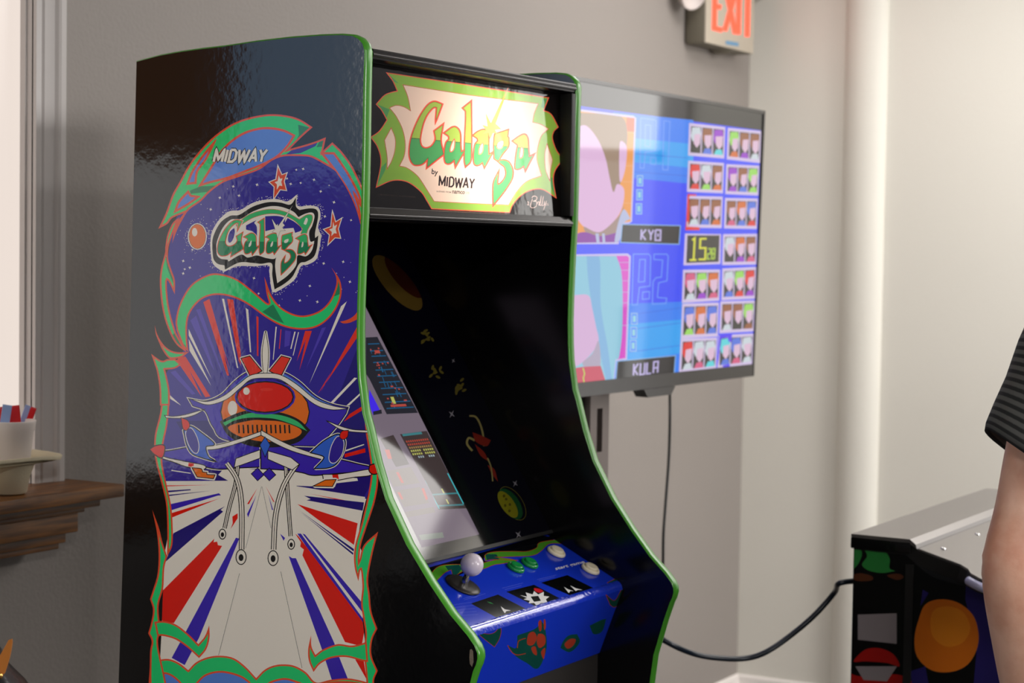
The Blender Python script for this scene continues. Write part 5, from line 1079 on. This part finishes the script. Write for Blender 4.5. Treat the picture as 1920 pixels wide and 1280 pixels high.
PC = {'blk': (13, 12, 13), 'grn': (44, 126, 58), 'brn': (84, 46, 28), 'dgr': (36, 36, 38), 'pur': (44, 36, 110), 'gry': (146, 138, 142), 'red': (168, 26, 22), 'or1': (222, 118, 28), 'or2': (236, 142, 36)}
a.build('side_print', lambda x, y: onax(x, y, 0, X2+.0012), pm, glossm('ped_', PC, .25), PED)
box('corner_strip', X2-.0012, X2+.0015, onax(1712, 1100, 0, X2).y, onax(1697, 1100, 0, X2).y, .6, PZ-.05, blackmatte, PED)
box('plinth', X2+.01, X2+WX-.01, yF+.11, Y2-.01, 0, .02, blackmatte, PED)
adopt(PED)
# thick cable from behind the green-edged cabinet to the pedestal
kp = [(1236, 1190, 2.0), (1245, 1200, 2.0), (1300, 1225, 2.0), (1350, 1233.5, 1.95), (1400, 1233.5, 1.9), (1440, 1220, 1.85), (1490, 1185, 1.8), (1530, 1150, 1.7), (1565, 1110, 1.55), (1597, 1085, 1.36)]
path = [onax(x, y, 0, X2-.04+.02*0) if False else onax(x, y, 1, Y2+.03+.30*(1-i/9)) for i, (x, y, _) in enumerate(kp)]
p0 = path[0]; dd = (path[0]-path[2]); lead = [V((p0.x-.42, p0.y+.02, .30)), V((p0.x-.30, p0.y+.03, p0.z-.05)), path[0]+dd*1.2]
path = path[1:]
endp = V((X2+.012, Y2+.0, path[-1].z-.004))
path = lead+path[:-1]+[V((X2+.012, Y2+.028, path[-1].z+.002)), V((X2+.05, Y2+.0075, path[-1].z+.004))]
bm = bmesh.new(); tube(bm, catmull3(path, 8), .0056, 10)
tag(frombm('extension_cable', bm, cable_navy, smooth=True), 'thick dark navy cable sagging across to the pedestal machine', 'cable')

# ================================================================== EXIT SIGN
ey0 = 1.128
c0 = onax(1322, 84, 1, ey0); c1 = onax(1413, 99, 1, ey0); ex0, ex1 = c0.x, c1.x; ezb = (c0.z+c1.z)/2; ezt = ezb+.215
EX = empty('exit_sign', ((ex0+ex1)/2, YB, ezb), 'white box exit sign with glowing red letters and two lamp heads on the wall', 'exit sign')
bm = bmesh.new(); bbox(bm, ex0, ex1, ey0+.004, YB-.004, ezb, ezt, .006); frombm('sign_housing', bm, mat('sign_grey_housing', rgb(118, 112, 98), .5), EX, angle=40)
bm = bmesh.new(); bbox(bm, ex0+.002, ex1-.002, ey0, ey0+.004, ezb+.002, ezt-.002, .0015); frombm('sign_face', bm, mat('sign_face_plastic', rgb(190, 180, 164), .45), EX)
a = Art(); em = lambda x, y: onax(x, y, 1, ey0-.0012)
def exq(u0, v0, u1, v1): return [wpx(V((ex0+(ex1-ex0)*u, ey0-.0012, ezb+(ezt-ezb)*v))) for u, v in ((u0, v1), (u1, v1), (u1, v0), (u0, v0))]
lets = {'E': [[(1, 0), (0, 0), (0, 1), (1, 1)], [(0, .5), (.8, .5)]], 'X': [[(0, 0), (1, 1)], [(1, 0), (0, 1)]], 'I': [[(.5, 0), (.5, 1)]], 'T': [[(0, 0), (1, 0)], [(.5, 0), (.5, 1)]]}
for ch, u0, u1 in (('E', .17, .33), ('X', .38, .60), ('I', .62, .70), ('T', .76, .94)):
    Q = exq(u0, .24, u1, .88)
    for ln in lets[ch]: a.stroke([bil(Q, *p) for p in ln], 8.5, 'ex', closed=False, smooth=False)
mk = exq(.01, .01, .99, .99)
a.build('lit_letters', em, mk, lambda c: mat('exit_red_lit', rgb(200, 40, 20), .4, emit=(1, .09, .04, 1), es=1.5), EX)
bq = [onax(x, y, 1, ey0-.0012) for x, y in ((1361, 76), (1385, 80), (1385, 87), (1361, 83))]
pydata('status_light', bq, [(0, 1, 2, 3)], mat('blue_status_sticker', rgb(96, 150, 190), .4), EX)
bm = bmesh.new(); lathe(bm, [(0, -.012), (.02, -.012), (.035, -.004), (.04, 0)], Matrix.Translation(V(((ex0+ex1)/2+.02, ey0+.036, ezb))), 20); frombm('test_button_cap', bm, MATS['sign_grey_housing'], EX, smooth=True)
hd = mat('lamp_head_white', rgb(214, 202, 198), .4)
for (px, py, r) in ((1293, -12, .045), (1450, -2, .05)):
    P = onax(px, py, 1, ey0+.02)
    bm = bmesh.new(); Mh = frame_at(P, V((-.35, -.8, -.35)))
    lathe(bm, [(0, -.035), (.5*r, -.035), (.8*r, -.015), (r, .01), (r*1.02, .022), (.92*r, .024), (.85*r, .018), (0, .016)], Mh, 28)
    nearx = ex0+.02 if px < 1350 else ex1-.02
    tube(bm, [V((nearx, P.y+.01, P.z+.01)), P+V((0, .012, .005))], .013, 10)
    frombm('lamp_head', bm, hd, EX, smooth=True)
adopt(EX)

# ================================================================== CUP, CARRIER, PACKETS ON THE SILL
sf = onax(14, 922, 2, zs); cc = V((sf.x-.0, YB-.082, zs)); 
q = onax(18, 918, 1, cc.y); cc = V((q.x, cc.y, zs))
pulp = mat('moulded_pulp', rgb(206, 194, 166), .85, bump=(220, .5, .001, 4)); foam = mat('white_foam', rgb(250, 246, 243), .55, bump=(500, .3, .0004, 2))
ztop = onax(66, 850, 1, cc.y).z
CR = empty('drink_carrier', (cc.x-.06, cc.y, zs), 'grey moulded pulp drink carrier on the wooden sill holding the foam cup', 'drink carrier')
bm = bmesh.new(); hcr = ztop-zs
def rr(cx, hx, hy, z, rad, n=28, wob=0):
    o = []
    for i in range(n):
        t = 2*pi*i/n; c, s = cos(t), sin(t); k = 4.5
        o.append(V((cx+hx*abs(c)**(2/k)*(1 if c > 0 else -1), cc.y+hy*abs(s)**(2/k)*(1 if s > 0 else -1), z+wob*sin(3*t+.5))))
    return o
hcx = onax(91, 860, 1, cc.y).x - cc.x
cx_ = cc.x-.052
for (hx, hy, z_, wb_) in (): pass
rings = [rr(cx_, hcx+.050, .056, zs+hcr-.006, .02, wob=.003), rr(cx_, hcx+.052, .058, zs+hcr, .02, wob=.003), rr(cx_, hcx+.045, .052, zs+hcr+.001, .02, wob=.002), rr(cx_, hcx+.030, .044, zs+hcr-.006, .02), rr(cx_, hcx+.028, .042, zs+hcr-.012, .02), rr(cx_, hcx+.040, .050, zs+hcr-.010, .02)]
vr = [[bm.verts.new(p) for p in r] for r in rings]
for r1, r2 in zip(vr, vr[1:]):
    for i in range(len(r1)): bm.faces.new((r1[i], r1[(i+1) % 28], r2[(i+1) % 28], r2[i]))
bm.faces.new(vr[4]) if False else None
frombm('carrier_rim', bm, pulp, CR, smooth=True)
for dx in (0, -.104):
    bm = bmesh.new(); lathe(bm, [(0, .002), (.024, .002), (.026, .0005), (.030, .004), (.036, hcr*.5), (.043, hcr-.014), (.046, hcr-.008), (.042, hcr-.010), (.034, hcr*.5), (.026, .006), (0, .006)], Matrix.Translation(V((cc.x+dx, cc.y, zs))), 28); frombm('cup_pocket', bm, pulp, CR, smooth=True)
adopt(CR)
rimP = onax(66.5, 783, 1, cc.y); rz = rimP.z; rr_ = rimP.x-cc.x; hr = rz-zs
kx = 1/abs(Rt.x) if False else 1
# radius from the picture: horizontal half width at the cup's distance
dist = (cc-CAM).dot(Fw); crad = (66.5-wpx(cc)[0])/FPX*dist; print('cup', cc, crad, hr, dist)
bm = bmesh.new(); b0 = .008
lathe(bm, [(0, b0), (crad*.62, b0), (crad*.66, b0+.003), (crad*.90, hr-.020), (crad*.95, hr-.017), (crad*.985, hr-.004), (crad, hr-.001), (crad*.98, hr), (crad*.93, hr-.001), (crad*.88, hr-.02), (crad*.6, b0+.006), (0, b0+.006)], Matrix.Translation(cc), 40)
_n = foam.node_tree; _t = _n.nodes.new('ShaderNodeBsdfTranslucent'); _t.inputs[0].default_value = rgb(250, 238, 230); _m = _n.nodes.new('ShaderNodeMixShader'); _m.inputs[0].default_value = .25
_n.links.new(_n.nodes['Principled BSDF'].outputs[0], _m.inputs[1]); _n.links.new(_t.outputs[0], _m.inputs[2]); _n.links.new(_m.outputs[0], _n.nodes['Material Output'].inputs[0])
tag(frombm('foam_cup', bm, foam, smooth=True), 'white foam cup holding sugar packets, standing in the pulp carrier by the window', 'cup')
pk = [((19, 774), 'red', -.10, 15, 'red sweetener packet with tan corner in the middle of the foam cup', .0), ((3, 781), 'red', .2, 9, 'small red packet at the left inside the foam cup', .008), ((12, 772), 'blue', .15, 7, 'pale blue packet behind the red packets in the foam cup', -.012), ((54, 774), 'mix', .35, 9, 'white and blue packet with red corner leaning at the cup edge', 0)]
for (px, py), c, tilt, wpix, lb, dy in pk:
    P = onax(px, py, 1, cc.y-.0+dy*1.0); wv, hv = wpix/FPX*dist*1.25, .05
    X_ax = (Rt*cos(tilt)+Up*-sin(tilt)); Y_ax = (Up*cos(tilt)+Rt*sin(tilt)); N_ = X_ax.cross(Y_ax)
    bm = bmesh.new(); topz = P+Y_ax*.0125
    us, vs2 = [-1, -.9, 0, .9, 1], [0, .06, .5, .94, 1]
    front = [[bm.verts.new(topz - Y_ax*hv*v + X_ax*wv*u + N_*(.0014 if abs(u) < .95 and .03 < v < .97 else .0003)) for u in us] for v in vs2]
    back = [[bm.verts.new(topz - Y_ax*hv*v + X_ax*wv*u - N_*(.0014 if abs(u) < .95 and .03 < v < .97 else .0003)) for u in us] for v in vs2]
    for i in range(4):
        for j in range(4):
            mi = 0
            if c == 'mix': mi = (1 if (j >= 2 and i < 2) else 0)
            if c == 'red' and wpix == 15: mi = 1 if (j == 0 and i < 2) else 0
            f = bm.faces.new((front[i][j], front[i+1][j], front[i+1][j+1], front[i][j+1])); f.material_index = mi
            f = bm.faces.new((back[i][j], back[i][j+1], back[i+1][j+1], back[i+1][j])); f.material_index = mi
    for g in range(4):
        bm.faces.new((front[0][g], front[0][g+1], back[0][g+1], back[0][g])); bm.faces.new((front[4][g+1], front[4][g], back[4][g], back[4][g+1]))
        bm.faces.new((front[g+1][0], front[g][0], back[g][0], back[g+1][0])); bm.faces.new((front[g][4], front[g+1][4], back[g+1][4], back[g][4]))
    red = mat('packet_red', rgb(214, 26, 30), .4); blu = mat('packet_pale_blue', rgb(150, 176, 226), .4); tan = mat('packet_tan', rgb(150, 120, 90), .5)
    tag(frombm('sugar_packet', bm, {'red': [red, tan], 'blue': [blu, tan], 'mix': [blu, red]}[c]), lb, 'packet')

# ================================================================== TALL TABLE WITH A BLACK HANDBAG (bottom left corner)
bc = at(-105, 1330, 2.4); tz = .76
TB = empty('round_table', (bc.x, bc.y, 0), 'tall round black table under the handbag', 'table')
bm = bmesh.new(); lathe(bm, [(0, tz-.03), (.23, tz-.03), (.24, tz-.02), (.24, tz-.006), (.235, tz), (0, tz)], Matrix.Translation(V((bc.x, bc.y, 0))), 40); frombm('tabletop', bm, blackmatte, TB, angle=40)
bm = bmesh.new(); lathe(bm, [(.03, .02), (.03, tz-.03)], Matrix.Translation(V((bc.x, bc.y, 0))), 20); frombm('table_column', bm, darkmetal, TB, smooth=True)
bm = bmesh.new(); lathe(bm, [(0, 0), (.19, 0), (.19, .008), (.05, .02), (0, .02)], Matrix.Translation(V((bc.x, bc.y, 0))), 40); frombm('table_base', bm, darkmetal, TB, angle=40)
adopt(TB)
BG_ = empty('handbag', (bc.x, bc.y, tz), 'black leather handbag with a tan strap end and brass rivet at the lower left corner', 'handbag')
leather = mat('black_leather', rgb(20, 19, 22), .3, bump=(140, .4, .002, 4)); tanl = mat('tan_leather', rgb(176, 108, 44), .4); brass = mat('brass', rgb(222, 170, 96), .25, metal=1)
ux = V((Rt.x, Rt.y, 0)).normalized(); uy = V((Fw.x, Fw.y, 0)).normalized()
def wat(px, py, dep=0): return at(px, py, 2.4+dep)
ctr = V((bc.x, bc.y, 0)); zt1, zt2 = wat(40, 1283).z, wat(12, 1250).z
loops = []
for (pxr, py, hy) in ((62, None, .075), (66, 1420, .08), (52, 1310, .07), (40, 1283, .055), (14, 1249, .035), (0, 1214, .018)):
    zz = tz if py is None else wat(pxr, py).z
    xr = (wat(pxr, py or 1500)-ctr).dot(ux); loops.append((zz, xr, hy))
bm = bmesh.new(); vr = []
for zz, xr, hy in loops:
    ring = []
    for i in range(24):
        t = 2*pi*i/24; c, s = cos(t), sin(t); e = .45
        ring.append(bm.verts.new(ctr+ux*(xr*(abs(c)**e)*(1 if c > 0 else -1))+uy*(hy*(abs(s)**e)*(1 if s > 0 else -1))+V((0, 0, zz))))
    vr.append(ring)
for r1, r2 in zip(vr, vr[1:]):
    for i in range(24): bm.faces.new((r1[i], r1[(i+1) % 24], r2[(i+1) % 24], r2[i]))
bm.faces.new(vr[0][::-1]); bm.faces.new(vr[-1])
frombm('bag_body', bm, leather, BG_, smooth=True)
sw = [(-30, 1290), (-8, 1268), (2, 1240), (8, 1224), (16, 1206), (18, 1199)]
bm = bmesh.new(); P = [wat(x, y, -.075) for x, y in sw]; wd = [.012, .012, .011, .009, .005, .003]
L_v = [[bm.verts.new(p+(Rt*.9+Up*.35)*w_ + Fw*o_) for p, w_ in zip(P, wd)] for o_ in (0, .003)]; R_v = [[bm.verts.new(p-(Rt*.9+Up*.35)*w_*.6 + Fw*o_) for p, w_ in zip(P, wd)] for o_ in (0, .003)]
for i in range(5):
    bm.faces.new((L_v[0][i], L_v[0][i+1], R_v[0][i+1], R_v[0][i])); bm.faces.new((L_v[1][i+1], L_v[1][i], R_v[1][i], R_v[1][i+1]))
    bm.faces.new((L_v[0][i+1], L_v[0][i], L_v[1][i], L_v[1][i+1])); bm.faces.new((R_v[0][i], R_v[0][i+1], R_v[1][i+1], R_v[1][i]))
frombm('tan_strap', bm, tanl, BG_)
bm = bmesh.new(); lathe(bm, [(.0045, 0), (.0042, .002), (0, .003)], frame_at(wat(-1, 1266, -.075), -Fw), 20); frombm('brass_rivet', bm, brass, BG_, smooth=True)
adopt(BG_)

# ================================================================== PERSON
PD = 2.9
def pp(px, py, dd=0): return at(px, py, PD+dd)
fdir = (V((Fw.x, Fw.y, 0)).normalized()*.92+V((Rt.x, Rt.y, 0)).normalized()*.25).normalized(); sdir = V((fdir.y, -fdir.x, 0))   # facing, person's right
PER = empty('person', tuple(pp(2230, 900)*1)[:2]+(0,), 'standing person at the right edge, bare left arm below a dark grey striped short sleeve', 'person')
skin = mat('skin', rgb(214, 160, 134), .5, sss=.08, bump=(130, .35, .0012, 5)); mottle(skin, rgb(206, 146, 120), rgb(232, 186, 162), 14, detail=5)
arm = [pp(2010, 600, .01), pp(1975, 720, .02), pp(1946, 840, .02), pp(1932, 900, .02), pp(1921, 950, .02), pp(1905, 1005, .01), pp(1893, 1050, 0), pp(1893, 1085, 0), pp(1899, 1130, .01), pp(1909, 1200, .025), pp(1919, 1280, .04), pp(1932, 1375, .07), pp(1938, 1425, .09)]
arad = [.062, .056, .051, .049, .046, .0445, .0455, .0445, .045, .0425, .0385, .029, .027]
shc = arm[0]+V((0, 0, .005)); ctrx = shc + sdir*.195
cx, cy = ctrx.x, ctrx.y; shz = shc.z
def bp(s, f, z): return V((cx, cy, z))+sdir*s+fdir*f
nodes = []; edges = []
def nd(p, r, par=None):
    nodes.append((p, r)); i = len(nodes)-1
    if par is not None: edges.append((par, i))
    return i
pel = nd(bp(0, 0, .98), .155); wst = nd(bp(0, .01, 1.12), .135, pel); ch = nd(bp(0, .01, 1.30), .15, wst); uc = nd(bp(0, 0, shz-.03), .12, ch); nk = nd(bp(0, 0, shz+.06), .06, uc); nk2 = nd(bp(0, .015, shz+.12), .058, nk)
hd0 = nd(bp(0, .03, shz+.20), .088, nk2); hd1 = nd(bp(0, .02, shz+.28), .078, hd0)
def armchain(pts, rads, par):
    i = par
    for p, r in zip(pts, rads): i = nd(p, r, i)
    return i
clv = nd(bp(-.11, 0, shz-.02), .075, uc); wrl = armchain(arm, arad, clv)
mir = lambda p: p + sdir*(2*((V((cx, cy, 0))-p).dot(sdir)))
clr = nd(bp(.11, 0, shz-.02), .075, uc); wrr = armchain([mir(p) for p in arm], arad, clr)
def hand(wr_i, wr_p, prev, side):
    d = (wr_p-prev).normalized(); lat = fdir; pal = nd(wr_p+d*.045, .030, wr_i); nrm = d.cross(lat).normalized()*side
    kn = nd(wr_p+d*.085, .026, pal)
    for k, (off, ln) in enumerate(((.030, .072), (.010, .080), (-.010, .075), (-.030, .060))):
        b = wr_p+d*.095+lat*off; b1 = nd(b, .0095, kn); m1 = nd(b+d*ln*.5+nrm*.006, .009, b1); m2 = nd(b+d*ln*.8+nrm*.02, .0083, m1); nd(b+d*ln*.95+nrm*.036, .0072, m2)
    t0 = nd(wr_p+d*.045+lat*.032, .013, pal); t1 = nd(wr_p+d*.08+lat*.05+nrm*.012, .0105, t0); nd(wr_p+d*.108+lat*.052+nrm*.024, .009, t1)
hand(wrl, arm[-1], arm[-2], 1); hand(wrr, mir(arm[-1]), mir(arm[-2]), -1)
for s in (-1, 1):
    i = nd(bp(s*.095, 0, .88), .095, pel); i = nd(bp(s*.10, .01, .70), .078, i); i = nd(bp(s*.10, .015, .50), .058, i); i = nd(bp(s*.10, -.005, .33), .055, i); i = nd(bp(s*.10, -.01, .10), .038, i); i = nd(bp(s*.10, .0, .045), .04, i); nd(bp(s*.11, .13, .032), .03, i)
me = bpy.data.meshes.new('body'); me.from_pydata([tuple(p) for p, r in nodes], edges, []); body_o = bpy.data.objects.new('body', me); COL.objects.link(body_o); me.materials.append(skin)
sm = body_o.modifiers.new('skin', 'SKIN'); sm.use_smooth_shade = True; sm.branch_smoothing = .6
for i, (p, r) in enumerate(nodes): me.skin_vertices[0].data[i].radius = (r, r); me.skin_vertices[0].data[i].use_root = (i == 0)
ss_ = body_o.modifiers.new('sub', 'SUBSURF'); ss_.levels = 2; ss_.render_levels = 2
dg = bpy.context.evaluated_depsgraph_get(); me2 = bpy.data.meshes.new_from_object(body_o.evaluated_get(dg)); bpy.data.objects.remove(body_o)
# widen chest and hips sideways, add skin creases at the elbow
elb = V(arm[6])
for v in me2.vertices:
    d = v.co-elb; 
    if d.length < .075:
        out = d.dot(-Rt)
        if out > .0: v.co += (-Rt)*(.0012*max(0, 1-abs(d.z)/.05)*sin(d.z*230)*(out/.045))
body_o = link('body', me2, [], PER, True)
# face
hc = bp(0, .045, shz+.235)
bm = bmesh.new()
bmesh.ops.create_icosphere(bm, subdivisions=2, radius=.013, matrix=Matrix.Translation(hc+fdir*.085+V((0, 0, -.02))) @ Matrix.Diagonal((1, 1, 1.5, 1)))
frombm('nose', bm, skin, PER, smooth=True)
for s in (-1, 1): bm = bmesh.new(); bmesh.ops.create_icosphere(bm, subdivisions=2, radius=.02, matrix=Matrix.Translation(hc+sdir*.082*s-fdir*.02+V((0, 0, -.02))) @ Matrix.Diagonal((.5, .5, 1.4, 1))); frombm('ear', bm, skin, PER, smooth=True)
pass
for s in (-1, 1):
    bm = bmesh.new(); bmesh.ops.create_icosphere(bm, subdivisions=2, radius=.011, matrix=Matrix.Translation(hc+sdir*.03*s+fdir*.07+V((0, 0, .0)))); frombm('eye', bm, mat('eye_white', rgb(230, 228, 222), .2), PER, smooth=True)
bm = bmesh.new(); bmesh.ops.create_icosphere(bm, subdivisions=2, radius=.02, matrix=Matrix.Translation(hc+fdir*.072+V((0, 0, -.06))) @ Matrix.Diagonal((1, 1, .3, 1))); frombm('mouth', bm, mat('lips', rgb(160, 90, 84), .4), PER, smooth=True)
bm = bmesh.new(); bmesh.ops.create_icosphere(bm, subdivisions=4, radius=.108, matrix=Matrix.Translation(bp(0, .005, shz+.285)))
for v in bm.verts:
    r_ = v.co-bp(0, .005, shz+.285)
    if r_.dot(fdir) > .06 and r_.z < .03: v.co -= fdir*(r_.dot(fdir)-.05)
    if r_.z < -.07: v.co.z = shz+.285-.07
frombm('hair', bm, mat('dark_brown_hair', rgb(48, 34, 26), .5, bump=(140, .6, .003, 6)), PER, smooth=True)
# shirt: torso loops plus flared sleeves
strp = mat('dark_striped_fabric', rgb(50, 50, 50), .85)
n = strp.node_tree; b = n.nodes['Principled BSDF']; uvn = n.nodes.new('ShaderNodeUVMap'); sp = n.nodes.new('ShaderNodeSeparateXYZ'); mu = n.nodes.new('ShaderNodeMath'); mu.operation = 'MULTIPLY'; mu.inputs[1].default_value = 1/.0145
fr_ = n.nodes.new('ShaderNodeMath'); fr_.operation = 'FRACT'; cr = n.nodes.new('ShaderNodeValToRGB'); cr.color_ramp.interpolation = 'EASE'
cr.color_ramp.elements[0].position = .30; cr.color_ramp.elements[0].color = rgb(24, 25, 26); cr.color_ramp.elements[1].position = .5; cr.color_ramp.elements[1].color = rgb(84, 84, 82)
e = cr.color_ramp.elements.new(.85); e.color = rgb(84, 84, 82); e = cr.color_ramp.elements.new(1.0); e.color = rgb(24, 25, 26)
n.links.new(uvn.outputs[0], sp.inputs[0]); n.links.new(sp.outputs[1], mu.inputs[0]); n.links.new(mu.outputs[0], fr_.inputs[0]); n.links.new(fr_.outputs[0], cr.inputs[0]); n.links.new(cr.outputs[0], b.inputs['Base Color'])
bm = bmesh.new(); uvl = bm.loops.layers.uv.new('UVMap')
def loft(rings, vals, cap=True):
    vr = [[bm.verts.new(p) for p in r] for r in rings]; m = len(rings[0])
    for k in range(len(vr)-1):
        for i in range(m):
            f = bm.faces.new((vr[k][i], vr[k][(i+1) % m], vr[k+1][(i+1) % m], vr[k+1][i]))
            for lp in f.loops: lp[uvl].uv = (0, vals[k] if lp.vert in vr[k] else vals[k+1])
tr = []
for z, hs_, hf in ((.88, .19, .13), (.95, .19, .135), (1.1, .175, .125), (1.25, .19, .13), (1.36, .20, .125), (shz-.03, .205, .11), (shz+.025, .17, .095), (shz+.055, .10, .08), (shz+.075, .072, .068)):
    tr.append(([bp(hs_*(abs(cos(t))**.8)*(1 if cos(t) > 0 else -1), hf*sin(t), z) for t in [2*pi*i/32 for i in range(32)]], z))
loft([r for r, z in tr], [z for r, z in tr])
def sleeve(pts, mirror=False):
    rings, vals = [], []
    for k, (c_, rl, rf, tl, vv) in enumerate(pts):
        ring = []
        for i in range(36):
            t = 2*pi*i/36; c, s = cos(t), sin(t)
            fold = 1+.05*sin(3*t+1.0)*k/len(pts)
            p = c_ + Rt*(rl*c*fold) + Fw*(rf*s*fold) + Up*(-tl*c)
            ring.append(mir(p) if mirror else p)
        rings.append(ring); vals.append(vv)
    loft(rings, vals)
SL_ = []
for k, (px, py, hw_, rf, tl) in enumerate(((2085, 555, .03, .05, .02), (2050, 565, .062, .066, .0), (2024, 600, .075, .070, .004), (2006, 655, .076, .070, .014), (1980, 740, .074, .070, .028), (1957, 805, .074, .070, .040), (1943, 852, .0745, .068, .050), (1938, 873, .0725, .067, .055), (1940, 868, .067, .062, .053), (1950, 835, .066, .062, .046))):
    SL_.append((pp(px, py, .015), hw_, rf, tl, 1.4-(py-520)*.0008))
sleeve(SL_); sleeve(SL_, True)
frombm('striped_shirt', bm, strp, PER, smooth=True)
# trousers
bm = bmesh.new()
def loft2(rings):
    vr = [[bm.verts.new(p) for p in r] for r in rings]; m = len(rings[0])
    for k in range(len(vr)-1):
        for i in range(m): bm.faces.new((vr[k][i], vr[k][(i+1) % m], vr[k+1][(i+1) % m], vr[k+1][i]))
loft2([[bp(hs_*cos(t), hf*sin(t), z) for t in [2*pi*i/28 for i in range(28)]] for z, hs_, hf in ((1.02, .17, .12), (.9, .185, .13), (.82, .185, .125))])
for s in (-1, 1): loft2([[bp(s*.098+r*cos(t), f_+r*1.05*sin(t), z) for t in [2*pi*i/24 for i in range(24)]] for z, r, f_ in ((.86, .1, 0), (.7, .092, .01), (.5, .076, .012), (.3, .07, -.003), (.1, .064, -.006), (.045, .066, 0))])
frombm('trousers', bm, mat('dark_denim', rgb(34, 40, 56), .8), PER, smooth=True)
for s in (-1, 1):
    bm = bmesh.new(); loft2([[bp(s*.105+w_*cos(t), f_+l_*sin(t), z) for t in [2*pi*i/24 for i in range(24)]] for z, w_, l_, f_ in ((0.0, .045, .135, .055), (.02, .05, .142, .055), (.05, .046, .125, .05), (.085, .046, .06, .0), (.10, .044, .05, -.005))])
    b0_ = [v for v in bm.verts if v.co.z < .001]; bm.faces.new(b0_); frombm('shoe', bm, mat('black_shoe', rgb(22, 22, 22), .5), PER, smooth=True)
adopt(PER)
